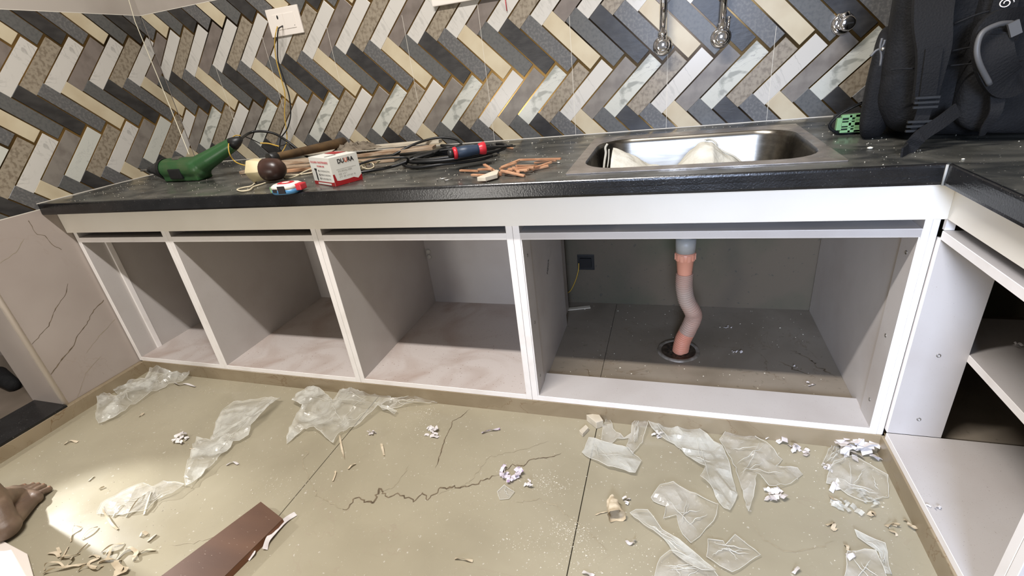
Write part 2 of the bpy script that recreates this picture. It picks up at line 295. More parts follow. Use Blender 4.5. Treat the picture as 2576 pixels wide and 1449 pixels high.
def wallveins(par, pts, ax, val, wd, m, seed):
    r = random.Random(seed); Q = [on(u, v, ax, val) for u, v in pts]; P = []
    for i in range(len(Q) - 1):
        k = max(2, int((Q[i + 1] - Q[i]).length / .008))
        for j in range(k): P.append(Q[i].lerp(Q[i + 1], j / k) + V(0, r.uniform(-1, 1) * .0015, r.uniform(-1, 1) * .0015))
    P.append(Q[-1]); vs_ = []
    for i, p in enumerate(P):
        t = P[min(i + 1, len(P) - 1)] - P[max(i - 1, 0)]; n = V(0, -t.z, t.y).normalized(); ww = wd * (.3 + abs(noise.noise(p * 50))) ; p = p + V(.0004, 0, 0); vs_ += [p + n * ww, p - n * ww]
    MB().add(vs_, [(2 * i, 2 * i + 1, 2 * i + 3, 2 * i + 2) for i in range(len(P) - 1)]).build('vein', M[m], par)
wallveins(wl, [(262, 755), (235, 780), (218, 815), (192, 848), (185, 870), (155, 905), (128, 942)], 'x', 0, .0022, 'vein', 1)
wallveins(wl, [(170, 715), (165, 740), (140, 775), (122, 820), (95, 850), (80, 866)], 'x', 0, .0014, 'vein', 2)
wallveins(wl, [(72, 555), (92, 590), (112, 592), (130, 615), (155, 628)], 'x', 0, .0014, 'vein', 3)
wallveins(wl, [(60, 600), (40, 635), (0, 662)], 'x', 0, .001, 'veinlight', 4)
wallveins(wl, [(290, 803), (245, 850), (218, 888)], 'x', 0, .001, 'veinlight', 5)
wallveins(wl, [(252, 898), (215, 940), (195, 1000)], 'x', 0, .001, 'veinlight', 6)
struct(MB().box(-.150, .017, -1.88, -.812, .0445, .0525).build('trim_2', M['granite_edge'], bevel=.001), 'black granite threshold slab in the doorway')
struct(MB().box(-3, -.152, -2.6, .3, .0, .045).build('trim_3', M['corridor']), 'brown tiled floor of the next room')
struct(MB().box(-3, -.155, -.60, -.55, .045, 2.35).build('wall_corridor', M['marble']), 'pale marble wall seen through the doorway')
# back wall
wb = thing('wall_back', 'x', 'x'); del wb['category']; wb['kind'] = 'structure'; wb['label'] = 'back wall clad in herringbone strip tiles with gold joints'
MB().box(-.1, 3.1, .004, .2, H - .02, 2.35).build('wall_core', M['upper'], wb)
MB().box(-.1, 3.1, YW, .2, 0, H - .02).build('cement_niche', M['rawwall'], wb)
MB().box(0, XW, .002, .004, H, ZM).build('grout_bed', M['grout'], wb)
MB().box(0, XW, .0, .004, ZM, 2.35).build('marble_slab', M['upper'], wb)
MB().box(0, XW, -.0008, .004, H - .001, H + .0022).box(0, XW, -.0004, .004, ZM - .0015, ZM + .0005).build('white_joint', M['whitegrout'], wb)
P_ = .2745; PI_ = P_ / 4; L_ = P_ / math.sqrt(2); W_ = L_ / 4; GAP = .0040; q = 1 / math.sqrt(2)
def clip(poly, x0, x1, z0, z1):
    for ax, lim, sg in ((0, x0, 1), (0, x1, -1), (1, z0, 1), (1, z1, -1)):
        out = []
        for i in range(len(poly)):
            a, b = poly[i], poly[(i + 1) % len(poly)]; ia = (a[ax] - lim) * sg >= 0; ib = (b[ax] - lim) * sg >= 0
            if ia: out.append(a)
            if ia != ib: t = (lim - a[ax]) / (b[ax] - a[ax]); out.append((a[0] + (b[0] - a[0]) * t, a[1] + (b[1] - a[1]) * t))
        poly = out
        if len(poly) < 3: return None
    return poly
seqB = ['slate', 'granite1', 'cream', 'granite2']; seqE = ['whiteA', 'taupe', 'whiteB', 'concrete']; seqO = ['taupe', 'whiteB', 'brownconcrete', 'whiteB']
shared = {}
def tiles(par, wall, x0, z0, xa, xb, za, zb):
    ll, ww, g = L_ - GAP, W_ - GAP, GAP * .5
    A = [(0, 0), (ll * q, -ll * q), ((ll - ww) * q, -(ll + ww) * q), (-ww * q, -ww * q)]
    B = [(0, 0), (ll * q, ll * q), ((ll - ww) * q, (ll + ww) * q), (-ww * q, ww * q)]
    for m in range(-3, 3):
        for k in range(-24, 40):
            for kind, base, ox, oz in (('a', A, x0 + k * PI_, z0 + m * P_), ('b', B, x0 + .0343 + k * PI_, z0 + m * P_ - .3085)):
                full = [(ox + p[0], oz + p[1]) for p in base]; c = clip(full, xa, xb, za, zb)
                if not c: continue
                ar = abs(sum(c[i][0] * c[(i + 1) % len(c)][1] - c[(i + 1) % len(c)][0] * c[i][1] for i in range(len(c)))) / 2
                if ar < 4e-5: continue
                mt = seqB[(k - m % 2) % 4] if kind == 'a' else (seqE[k % 4] if m % 2 == 0 else seqO[k % 4])
                whole = len(c) == 4 and ar > .995 * ll * ww; key = (wall, kind, mt)
                if whole and key in shared: me = shared[key]
                else:
                    pl_ = base if whole else [(p[0] - ox, p[1] - oz) for p in c]
                    cx = sum(p[0] for p in pl_) / len(pl_); cz = sum(p[1] for p in pl_) / len(pl_)
                    ins = [(p[0] + (cx - p[0]) / max(.001, math.hypot(cx - p[0], cz - p[1])) * .0009, p[1] + (cz - p[1]) / max(.001, math.hypot(cx - p[0], cz - p[1])) * .0009) for p in pl_]
                    n = len(pl_)
                    if wall == 'back': lv = [[(p[0], d, p[1]) for p in pp] for pp, d in ((pl_, .002), (pl_, .0004), (ins, -.0001))]
                    else: lv = [[(-d, p[0], p[1]) for p in pp] for pp, d in ((pl_, .002), (pl_, .0004), (ins, -.0001))]
                    vv = [tuple(x * S for x in p) for L2 in lv for p in L2]
                    ff = [tuple(range(2 * n, 3 * n))] + [(r * n + i, r * n + (i + 1) % n, (r + 1) * n + (i + 1) % n, (r + 1) * n + i) for r in range(2) for i in range(n)]
                    me = bpy.data.meshes.new('wall_tile'); me.from_pydata(vv, [], ff); me.materials.append(M[mt])
                    bm = bmesh.new(); bm.from_mesh(me); bmesh.ops.recalc_face_normals(bm, faces=bm.faces)
                    tv = V(0, -1, 0) if wall == 'back' else V(1, 0, 0)
                    if max(bm.faces, key=lambda f: f.calc_area()).normal.dot(tv) < 0: bmesh.ops.reverse_faces(bm, faces=bm.faces)
                    bm.to_mesh(me); bm.free()
                    if whole: shared[key] = me
                o = bpy.data.objects.new('wall_tile', me); COL.objects.link(o); o.parent = par
                o.location = (V(ox, 0, oz) if wall == 'back' else V(0, ox, oz)) * S
tiles(wb, 'back', 1.146, 1.024, .0015, XW - .28, H + .0022, ZM - .001)
tiles(wl, 'left', -.215, 1.013, -.803, -.002, .6552, ZM - .001)
for x in (.285, .567, .84, 1.118, 1.31 + .09, 1.67, 1.945, 2.215): pass
# straight slab joints crossing the printed strips
for pa, pb in (((1199, 0), (1245, 355)), ((1432, 40), (1449, 342)), ((1000, 40), (1070, 300)), ((1682, 10), (1676, 325)), ((1953, 66), (1928, 305)), ((530, 170), (610, 330)), ((650, 95), (722, 270)), ((818, 60), (855, 200))):
    a = on(pa[0], pa[1], 'y', 0); b = on(pb[0], pb[1], 'y', 0); xm = (a.x + b.x) / 2
    MB().box(xm - .0005, xm + .0005, -.0004, .002, b.z, a.z).build('white_joint', M['whitegrout'], wb)
# other walls and ceiling
struct(MB().box(XW, XW + .1, -3.3, .2, 0, 2.35).build('wall_right', M['upper']), 'right wall behind the side counter')
struct(MB().box(-.2, 3.2, -3.3, .2, 2.35, 2.45).build('ceiling', M['ceiling']), 'plain white ceiling')

# ------------------------------------------------------------------ granite worktop (L shaped) with sink cut out
ct = thing('granite_worktop', 'L-shaped black granite worktop, dusty, running along the back wall and down the right', 'worktop', (1.2, -.3, H))
sx0, sx1, sy0, sy1 = 1.690, 2.196, -.535, -.105
R = .003
for a in ((.003, sx0, -.594, -.0012), (sx0, sx1, -.594, sy0), (sx0, sx1, sy1, -.0012), (sx1, XW - .001, -.594, -.0012), (W + .006, XW - .001, -2.35, -.594)):
    pass
def slab(rects, z0, z1, name, m, par, bevel=0):
    xsx = sorted({round(r[0], 5) for r in rects} | {round(r[1], 5) for r in rects}); ysx = sorted({round(r[2], 5) for r in rects} | {round(r[3], 5) for r in rects})
    cells = {(i, j) for i in range(len(xsx) - 1) for j in range(len(ysx) - 1) for r in rects if r[0] - 1e-4 <= xsx[i] and xsx[i + 1] <= r[1] + 1e-4 and r[2] - 1e-4 <= ysx[j] and ysx[j + 1] <= r[3] + 1e-4}
    mb = MB()
    for i, j in cells:
        x0, x1, y0, y1 = xsx[i], xsx[i + 1], ysx[j], ysx[j + 1]
        mb.add([(x0, y0, z1), (x1, y0, z1), (x1, y1, z1), (x0, y1, z1)], [(0, 1, 2, 3)]); mb.add([(x0, y0, z0), (x1, y0, z0), (x1, y1, z0), (x0, y1, z0)], [(3, 2, 1, 0)])
        for di, dj, a, b in ((-1, 0, (x0, y0), (x0, y1)), (1, 0, (x1, y0), (x1, y1)), (0, -1, (x0, y0), (x1, y0)), (0, 1, (x0, y1), (x1, y1))):
            if (i + di, j + dj) not in cells: mb.add([(a[0], a[1], z0), (b[0], b[1], z0), (b[0], b[1], z1), (a[0], a[1], z1)], [(0, 1, 2, 3)])
    return mb.build(name, m, par, bevel=bevel)
slab([(.003, sx0, -.5935, -.0012), (sx0, sx1, -.5935, sy0), (sx0, sx1, sy1, -.0012), (sx1, XW - .001, -.5935, -.0012), (W + .0065, XW - .001, -2.35, -.5935)], H - .018, H, 'slab', M['granite_top'], ct)
# polished rounded nosing strip
def nosing(path, name, par):           # path of (x, y, outward nx, ny)
    prof = [(-.006, 0), (-.0030, -.0004), (-.0016, -.0022), (-.0010, -.006), (-.0004, -.016), (-.0003, -.0185), (.0006, -.030), (-.0004, -.0350), (-.004, -.0357), (-.006, -.0357)]
    mb = MB(); vs_ = [(x + nx * (d + .0), y + ny * (d + .0), H + dz) for (x, y, nx, ny) in path for d, dz in prof]; n = len(prof)
    mb.add(vs_, [(i * n + k, i * n + (k + 1) % n, (i + 1) * n + (k + 1) % n, (i + 1) * n + k) for i in range(len(path) - 1) for k in range(n)], False)
    mb.add(vs_[:n], [tuple(range(n))]); mb.add(vs_[-n:], [tuple(range(n))[::-1]]); return mb.build(name, M['granite_edge'], par)
nosing([(.0015, -.600, 0, -1), (W, -.600, -.0, -1)], 'nosing', ct).name = 'nosing'
nosing([(W, -.600, -1, 0), (W, -2.35, -1, 0)], 'nosing', ct)
MB().box(.003, W + .004, -.594, -.56, ZG, H - .0185).box(W + .0065, W + .045, -2.35, -.56, ZG, H - .0185).build('build_up_strip', M['granite_edge'], ct)
MB().tube([(W - .001, -.601, ZG), (W - .001, -.601, H - .001)], .0022, 8).build('corner_seam', M['greycap'], ct)
# apron under worktop
ap = thing('counter_apron', 'cream white fascia board running under the granite edge, turning the corner on the right', 'fascia', (1.2, YA, ZA))
MB().box(.001, W + .037, YA, YA + .018, ZA, ZG).build('board', M['apron'], ap, bevel=.0006, seg=1)
MB().box(W + .037, W + .055, -2.3, YA + .018, ZA, ZG).build('board', M['apron'], ap, bevel=.0006, seg=1)

# ------------------------------------------------------------------ base cabinets
def cup(mb, p, d): mb.lathe(p, d, [(0, .0042), (.0006, .0042), (.0006, .0026), (-.001, .0024), (-.001, 0)], 10)
t = .0165
def unit(x0, x1, label, left_ext=0, sides=(True, True), floor_full=True, back=True, yb=-.010):
    c = thing('base_cabinet', label, 'cabinet', ((x0 + x1) / 2, YC, HP), 'open white base cabinets along the back wall')
    MB().box(x0, x0 + t, YC, yb, HP, ZA - .001).build('side_panel', M['panel'], c, bevel=.0007, seg=1)
    MB().box(x1 - t, x1, YC, yb, HP, ZA - .001).build('side_panel', M['panel'], c, bevel=.0007, seg=1)
    MB().box(x0 + t, x1 - t, YC, -.03, ZR, ZT).build('top_panel', M['panel'], c, bevel=.0007, seg=1)
    if floor_full: MB().box(x0 + t, x1 - t, YC, -.02, HP, HP + TP).build('bottom_panel', M['dusty_panel'], c, bevel=.0007, seg=1)
    if back: MB().box(x0 + t, x1 - t, -.022, -.014, HP + TP, ZR).build('back_panel', M['panel'], c)
    return c
hw = .0003
c1 = unit(.004, XD[0] - hw, 'leftmost open base cabinet beside the marble wall, narrow batten on its left side')
MB().box(.0205, .0235, -.472, -.10, HP + TP, ZR).build('side_liner', M['panel'], c1)
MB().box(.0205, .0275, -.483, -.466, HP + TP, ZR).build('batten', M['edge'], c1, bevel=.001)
text_mesh('MEGA', M['ink'], c1, (.0237, -.22, .395), (0, .75, -.25), (0, -.25, -.75), .012)
c2 = unit(XD[0] + hw, XD[1] - hw, 'second open base cabinet from the left, clean and empty')
c3 = unit(XD[1] + hw, XD[2] - hw, 'third open base cabinet from the left, dusty floor and cable clips at the back')
cl = MB(); 
for dz in (.0, .022): cl.ball((XD[1] + .030, -.026, .262 + dz), (.010, .006, .010), 10)
cl.build('cable_clip', M['filmedge'], c3)
c4 = thing('base_cabinet', 'wide bottomless sink cabinet with drain hose inside', 'cabinet', (1.95, YC, HP), 'open white base cabinets along the back wall')
x0, x1 = XD[2] + hw, XE
MB().box(x0, x0 + t, YC, -.130, HP, ZA - .001).build('side_panel', M['panel'], c4, bevel=.0007, seg=1)
MB().box(x1, x1 + .012, YC, .040, HP, ZA - .001).box(x1 + .0125, XR - .001, YC + .001, -.05, HP, ZA - .001).build('side_panel', M['panel'], c4, bevel=.0007, seg=1)
MB().box(x0 + t, x1, YC, YC + .09, ZR, ZT).build('top_rail', M['panel'], c4, bevel=.0007, seg=1)
MB().box(x0 + t, x1, YC, -.440, HP, HP + TP).build('bottom_rail', M['panel'], c4, bevel=.0007, seg=1)
MB().box(x0 + t, x0 + t + .003, YC + .002, -.482, HP + TP, ZR).build('edge_strip', M['panel'], c4)
MB().box(x1 - .003, x1, YC + .002, -.482, HP + TP, ZR).build('edge_strip', M['panel'], c4)
for z in (.47, .28, .11):
    sm = MB(); cup(sm, (x0 + t + .0032, -.515, z), (1, 0, 0)); sm.build('screw_cup', M['metal'], c4); sm = MB(); cup(sm, (x1 - .0032, -.515, z + .01), (-1, 0, 0)); sm.build('screw_cup', M['metal'], c4)
text_mesh('MEGA', M['ink'], c4, (x0 + t + .0003, -.33, .335), (0, .5, .6), (0, -.6, .5), .012)
# right-hand run
c5 = thing('base_cabinet', 'open base cabinet on the right with a middle shelf and narrow corner panel', 'cabinet', (XR + .3, -.75, HP), 'open white base cabinets along the back wall')
c5['group'] = 'open white base cabinets on the right'
MB().box(XR, XW - .01, -.944, YC - .010, HP, HP + TP).build('bottom_panel', M['panel'], c5, bevel=.0007, seg=1)
MB().box(XR + .001, XR + .1, -.5575, -.5425, HP + TP, ZR).build('corner_panel', M['panel'], c5, bevel=.0007, seg=1)
MB().box(XR, XW - .01, -.944, YC - .0105, ZR, ZT).build('top_panel', M['panel'], c5, bevel=.0007, seg=1)
MB().box(XR + .1, XW - .01, -.944, -.40, .262, .2785).build('shelf', M['panel'], c5, bevel=.0007, seg=1)
MB().box(XR, XW - .01, -.9605, -.944, HP, ZA - .001).build('side_panel', M['panel'], c5, bevel=.0007, seg=1)
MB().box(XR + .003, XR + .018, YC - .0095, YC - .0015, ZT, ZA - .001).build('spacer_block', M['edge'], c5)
for z in (.274, .11): cm = MB(); cup(cm, (XR + .051, -.5577, z), (0, -1, 0)); cm.build('screw_cup', M['metal'], c5)
c6 = thing('base_cabinet', 'next white base cabinet on the right, only its front post in view', 'cabinet', (XR + .3, -1.3, HP), 'open white base cabinets on the right')
MB().box(XR, XW - .01, -.9775, -.9612, HP, ZA - .001).build('side_panel', M['panel'], c6, bevel=.0007, seg=1)
MB().box(XR, XW - .01, -1.6, -.9775, HP, HP + TP).build('bottom_panel', M['panel'], c6)
MB().box(XR, XW - .01, -1.6, -.9775, ZR, ZT).build('top_panel', M['panel'], c6)
MB().box(XR, XW - .01, -1.617, -1.6005, HP, ZA - .001).build('side_panel', M['panel'], c6)
# ------------------------------------------------------------------ sink
sk = thing('kitchen_sink', 'rectangular stainless steel sink with wide rim, holding a white woven sack', 'sink', (1.95, -.32, H))
def rrect(x0, x1, y0, y1, r, z, n=6):
    P = []
    for cx, cy, a0 in ((x1 - r, y1 - r, 0), (x0 + r, y1 - r, 90), (x0 + r, y0 + r, 180), (x1 - r, y0 + r, 270)):
        P += [V(cx + r * math.cos(math.radians(a0 + 90 * k / n)), cy + r * math.sin(math.radians(a0 + 90 * k / n)), z) for k in range(n + 1)]
    return P
rings = [rrect(1.681, 2.206, -.548, -.092, .002, H + .0005), rrect(1.681, 2.206, -.548, -.092, .002, H + .0022), rrect(1.706, 2.183, -.512, -.150, .085, H + .0022), rrect(1.709, 2.180, -.509, -.153, .083, H - .001), rrect(1.712, 2.177, -.506, -.156, .080, H - .01),
         rrect(1.724, 2.166, -.494, -.170, .072, H - .14), rrect(1.732, 2.158, -.486, -.178, .065, H - .156), rrect(1.745, 2.145, -.474, -.190, .05, H - .162), rrect(1.90, 1.98, -.37, -.29, .038, H - .166)]
n = len(rings[0]); mb = MB(); vv = [p for r_ in rings for p in r_]
mb.add(vv[:3 * n], [(i * n + k, i * n + (k + 1) % n, (i + 1) * n + (k + 1) % n, (i + 1) * n + k) for i in range(2) for k in range(n)]); rim = mb.build('rim', M['steel_rim'], sk)
mb = MB(); mb.add(vv[2 * n:], [(i * n + k, i * n + (k + 1) % n, (i + 1) * n + (k + 1) % n, (i + 1) * n + k) for i in range(len(rings) - 3) for k in range(n)], True); mb.add(rings[-1], [tuple(range(n))]); mb.build('basin', M['steel'], sk)
MB().lathe((1.94, -.33, H - .165), (0, 0, 1), [(0, .036), (.003, .034), (.002, .02), (-.01, .018), (-.01, 0)]).build('strainer', M['drain'], sk)
# sack in the sink
SKO = [(p.x, p.z - .004) for p in (on(u, v, 'y', -.33) for u, v in ((1516, 426), (1522, 402), (1526, 368), (1548, 372), (1582, 384), (1612, 400), (1630, 412), (1660, 416), (1700, 418), (1712, 404), (1735, 378), (1758, 360), (1775, 354), (1792, 353), (1804, 366), (1822, 381), (1845, 392), (1868, 411), (1885, 424)))]
def sackh(x, y):
    zz = SKO[0][1]
    if x >= SKO[-1][0]: zz = SKO[-1][1]
    for (xa, za), (xb, zb) in zip(SKO, SKO[1:]):
        if xa <= x < xb: zz = za + (zb - za) * (x - xa) / (xb - xa)
    k = max(0, 1 - (abs(y + .33) / .15) ** 1.7); zz = H - .13 + (zz - (H - .13)) * k
    return zz + .006 * noise.noise(V(x * 40, y * 40, 3)) * (1 - k * .5) + .006 * abs(noise.noise(V(x * 25, y * 60, 8)))
sa = thing('woven_sack', 'crumpled white woven sack with stitched seam lying in the sink', 'sack', (1.95, -.32, H - .15))
mb = MB(); nx, ny = 110, 60
vv = []
for j in range(ny + 1):
    for i in range(nx + 1):
        x = 1.745 + (2.125 - 1.745) * i / nx; y = -.46 + (.26) * j / ny; e = min(i / 4, (nx - i) / 4, j / 4, (ny - j) / 4, 1)
        vv.append(V(x, y, H - .158 + (sackh(x, y) - (H - .158)) * e))
mb.add(vv, [(j * (nx + 1) + i, j * (nx + 1) + i + 1, (j + 1) * (nx + 1) + i + 1, (j + 1) * (nx + 1) + i) for j in range(ny) for i in range(nx)], True); mb.build('sack_body', M['sack'], sa)
sp = catmull([on(u, v, 'y', -.33) for u, v in ((1772, 351), (1788, 350), (1800, 360), (1803, 370), (1822, 382), (1845, 392), (1866, 409))], 6)
MB().tube(sp, .0022, 6).tube([p + V(.004, .002, -.003) for p in sp], .0016, 6).build('seam', M['thread'], sa)
MB().tube(catmull([on(u, v, 'y', -.34) for u, v in ((1519, 424), (1521, 405), (1524, 385), (1523, 372), (1528, 362))], 5), .003, 6).tube(catmull([on(u, v, 'y', -.335) for u, v in ((1528, 422), (1531, 400), (1532, 375))], 5), .0018, 6).build('seam', M['thread'], sa)

# ------------------------------------------------------------------ wall fittings
sp_ = thing('socket_plate', 'white wall plate with a round-pin socket and rocker switch, two bare wires pushed in', 'socket', (.633, 0, 1.117))
px0, px1, pz0, pz1 = .566, .700, 1.0745, 1.1585
MB().box(px0, px1, -.007, -.0002, pz0, pz1).build('plate', M['plate'], sp_, bevel=.002)
sins = MB().box(px0 + .022, px0 + .067, -.0085, -.006, pz0 + .019, pz1 - .019).build('socket_insert', M['plate'], sp_, bevel=.0006)
sw = MB(); sw.box(px0 + .069, px1 - .022, -.0088, -.006, pz0 + .019, pz1 - .019); sswi = sw.build('rocker_switch', M['plate'], sp_, bevel=.001)
for x, z, rx, rz in ((.611, 1.131, .0035, .0065), (.600, 1.1025, .0032, .0035), (.621, 1.1025, .0032, .0035)): MB().ball((x, -.0085, z), (rx, .0008, rz), 10).build('pin_hole', M['dark'], sins)
MB().box(.6725, .6740, -.0092, -.0088, 1.099, 1.102).build('switch_mark', M['dark'], sswi)
MB().box(1.190, 1.43, -.014, -.0002, 1.083, 1.16).build('switch_box', M['plate'], None, bevel=.003)
tag(bpy.context.scene.objects['switch_box'], 'white plastic switch box cut off by the top edge, above the worktop', 'switch box')
def valve(cx, cz, label, kind):
    v = thing('chrome_valve', label, 'tap', (cx, 0, cz), 'chrome fittings on the tiled wall')
    MB().lathe((cx, -.0002, cz), (0, -1, 0), [(0, .0265), (.003, .0265), (.007, .022), (.009, .016), (.009, 0)], 28).build('wall_flange', M['chrome'], v)
    MB().lathe((cx, -.006, cz), (0, -1, 0), [(0, .013), (.022, .013), (.024, .0175), (.040, .0175), (.044, .0155), (.0455, .012), (.0455, 0)], 24).build('valve_body', M['chrome'], v)
    if kind == 1:
        MB().tube([(cx, -.03, cz), (cx, -.03, cz + .03)], .0105, 16).tube([(cx, -.03, cz + .022), (cx, -.03, cz + .034)], .0125, 16).tube([(cx + .001, -.03, cz + .034), (cx + .002, -.032, cz + .20)], .0095, 16).build('riser_pipe', M['chrome'], v)
    if kind == 2:
        MB().tube([(cx, -.03, cz), (cx, -.03, cz + .035)], .011, 16).tube([(cx, -.03, cz + .033), (cx + .002, -.032, cz + .20)], .0085, 16).build('riser_pipe', M['chrome'], v)
        MB().tube([(cx + .014, -.04, cz + .014), (cx + .015, -.04, cz + .045)], .0035, 10).tube([(cx + .015, -.04, cz + .043), (cx + .015, -.04, cz + .048)], .005, 10).build('lever', M['chrome'], v)
    if kind == 3:
        MB().tube([(cx - .003, -.020, cz + .012), (cx - .006, -.022, cz + .026)], [.014, .012], 14).build('inlet_stub', M['chrome'], v)
        MB().box(cx - .006, cx + .010, -.0530, -.0515, cz - .0015, cz + .0015).build('screw_slot', M['dark'], v)
    return v
valve(1.866, .897, 'chrome angle valve with pipe rising from it, left of two above the sink', 1)
valve(2.016, .899, 'chrome angle valve with small lever and pipe, right of two above the sink', 2)
valve(2.301, .896, 'short chrome wall elbow without a pipe, beside the black backpack', 3)

# wires from socket
def wire(name, label, pts, r, m, cat='cable', n=8):
    o = MB().tube(catmull(pts, 10), r, n).build(name, m); tag(o, label, cat); return o
w1 = [on(u, v, 'y', yy) for u, v, yy in ((711, 65, -.008), (700, 75, -.035), (698, 110, -.03), (700, 155, -.03), (716, 205, -.03), (728, 245, -.03), (731, 290, -.03), (722, 325, -.035), (706, 350, -.04), (704, 385, -.05), (712, 398, -.06))]
wire('black_wire', 'thin black wire hanging from the wall socket down to the worktop', w1, .0022, M['cable'])
w2 = [on(u, v, 'y', yy) for u, v, yy in ((698, 67, -.008), (694, 82, -.03), (691, 110, -.025), (695, 150, -.022), (708, 200, -.022), (717, 240, -.022), (716, 290, -.022), (722, 345, -.03))] + [on(u, v, 'y', yy) for u, v, yy in ((716, 372, -.04), (696, 398, -.08))]
wire('yellow_wire', 'thin yellow wire hanging from the wall socket beside the black one', w2, .0018, M['yellow'])
st = [on(318, -20, 'y', -.10), on(340, 55, 'y', -.11), on(410, 225, 'y', -.16), on(476, 389, 'y', -.36)]
tag(MB().tube(st, .0014, 6).build('plumb_string', M['string']), 'taut white string running from above down to the green drill', 'string')

# ------------------------------------------------------------------ things on the worktop
# rotary drill
dr = thing('rotary_drill', 'green and black rotary hammer drill lying on the worktop near the left corner', 'drill', (.28, -.25, H))
A0 = on(464, 417, 'z', H + .038); A1 = on(500, 422, 'z', H + .038); DY = A1.y; tip = on(392, 421, 'y', -.26)
A0.y = A1.y + .012
g = MB(); da = (A0 - A1).normalized()
g.tube([A0 + da * .018, A0, A1], [.034, .036, .037], 22); g.ball(A1, .037, 22); g.obox(A0.lerp(A1, .5) + V(0, 0, -.010), (da, V(0, 1, 0), V(0, 0, 1)), ((A0 - A1).length * .6, .030, .027))
Hb = on(512, 410, 'y', DY); He = on(583, 364, 'y', DY + .03)
g.caps(A1 + V(0, 0, .004), Hb.lerp(He, .2), .033, .028, 18); g.caps(Hb.lerp(He, .2), He, .028, .021, 18)
g.build('housing', M['green'], dr, remesh=.0030, smooth_it=3)
ax = (A0 - A1).normalized(); nose = A0 + ax * .014
prof = [(0, .036), (.010, .037), (.014, .035)]
for i in range(8):
    r0 = .035 - i * .0028; prof += [(.016 + i * .0085, r0), (.0205 + i * .0085, r0 - .001), (.021 + i * .0085, r0 - .0045), (.0243 + i * .0085, r0 - .0045)]
prof += [(.088, .012), (.102, .010), (.104, .006), (.104, 0)]
MB().lathe(nose, ax, prof, 26).build('ribbed_nose', M['blackrubber'], dr)
MB().tube([nose + ax * .10, nose + ax * .150], .0035, 8).build('drill_bit', M['metal'], dr)
up = V(0, 0, 1); mid = A0.lerp(A1, .45)
MB().obox(mid + V(0, -.008, .035), (ax, V(0, 1, .2).normalized(), V(0, -.2, 1).normalized()), (.016, .010, .004)).build('gear_switch', M['metal'], dr, bevel=.002)
MB().obox(mid + V(0, -.033, -.010), (ax, V(0, 1, 0), V(0, 0, 1)), (.030, .006, .016)).build('vent_cover', M['blackrubber'], dr, bevel=.003)
hd = (He - Hb).normalized()
MB().tube([He + hd * .004, He + hd * .022, He + hd * .040], [.0205, .016, .007], 16).build('cable_boot', M['blackrubber'], dr)
pc = [He + hd * .036] + [on(u, v, 'y', yy) for u, v, yy in ((625, 336, -.2), (650, 330, -.17), (690, 336, -.14), (725, 357, -.12), (752, 378, -.12), (775, 395, -.14))]
pc += [on(820, 405, 'z', H + .006), on(870, 408, 'z', H + .005)]
MB().tube(catmull(pc, 10), .0042, 10).build('power_cord', M['cable'], dr)
wire('yellow_lead', 'thin yellow lead looping past the drill handle to the mallet', [on(u, v, 'y', yy) for u, v, yy in ((605, 341, -.25), (590, 342, -.27), (576, 360, -.34), (577, 385, -.36), (590, 405, -.35), (612, 415, -.36), (640, 418, -.33))], .0017, M['yellow'])
wire('twisted_lead', 'thin black lead with a yellow taped joint behind the drill cord', [on(u, v, 'y', yy) for u, v, yy in ((612, 342, -.20), (632, 350, -.18), (655, 361, -.16))], .0016, M['cable'])
wire('taped_joint', 'short yellow wire joint hanging behind the mallet handle', [on(u, v, 'y', yy) for u, v, yy in ((655, 360, -.16), (675, 361, -.15), (690, 365, -.14), (702, 368, -.14))], .0024, M['yellow'])
wire('hanging_lead', 'short black lead ends tangled below the socket', [on(u, v, 'y', yy) for u, v, yy in ((702, 368, -.14), (714, 365, -.10), (724, 362, -.08), (738, 380, -.1), (752, 392, -.12))], .0018, M['cable'])
# strips of wood bundle
def board(a, b, wd, th, name, label, m, lift=0, cat='wood strip', group=None, rot=0):
    a = on(*a, 'z', H) + V(0, 0, lift + th / 2 + .0008); b = on(*b, 'z', H) + V(0, 0, lift + th / 2 + .0008)
    return tag(MB().bar(a, b, wd, th).build(name, m, None, bevel=.0008, seg=1), label, cat, group)
board((615, 436), (1000, 404), .045, .010, 'wood_strip', 'long pale wood strip at the bottom of the bundle, under the mallet', M['strip'])
board((660, 428), (1095, 383), .050, .010, 'wood_strip', 'wide pale wood strip in the middle of the bundle behind the screw box', M['strip'], .0108)
board((700, 412), (1112, 376), .036, .010, 'wood_strip', 'white-faced wood strip on top of the bundle, ending beside the red and blue grip', M['palewood'], .0216)
board((625, 444), (900, 418), .012, .009, 'wood_strip', 'thin reddish wood strip in front of the bundle', M['wood'])
# mallet
ml = thing('mallet', 'wooden-handled mallet with dark brown head and cream taped end', 'hammer', (.82, -.43, H))
h0 = on(640, 436, 'y', -.46); h1 = on(700, 437, 'y', -.46); h0.z = H + .037; h1.z = H + .036
hx = (h1 - h0).normalized()
MB().lathe(h0 + hx * .043, hx, [(0, .028), (.004, .031), (.020, .032), (.046, .029), (.058, .020), (.062, .010), (.062, 0)], 26).lathe(h0 + hx * .045, -hx, [(0, .030), (0, 0)], 26).build('head', M['hammerhead'], ml)
MB().lathe(h0, hx, [(0, 0), (0, .034), (.003, .0355), (.040, .031), (.044, .028), (.044, 0)], 6).build('taped_face', M['tape_cream'], ml, bevel=.002)
k0 = h0 + hx * .058 + V(0, .015, .028); k1 = on(865, 358, 'y', -.16)
MB().tube([k0, k0.lerp(k1, .12), k0.lerp(k1, .5), k0.lerp(k1, .88), k1], [.011, .0115, .0125, .015, .0165], 16).build('handle', M['handle'], ml)
MB().tube([k0 - (k1 - k0).normalized() * .004, k0 + (k1 - k0).normalized() * .022], .0145, 12).build('collar', M['blackrubber'], ml)
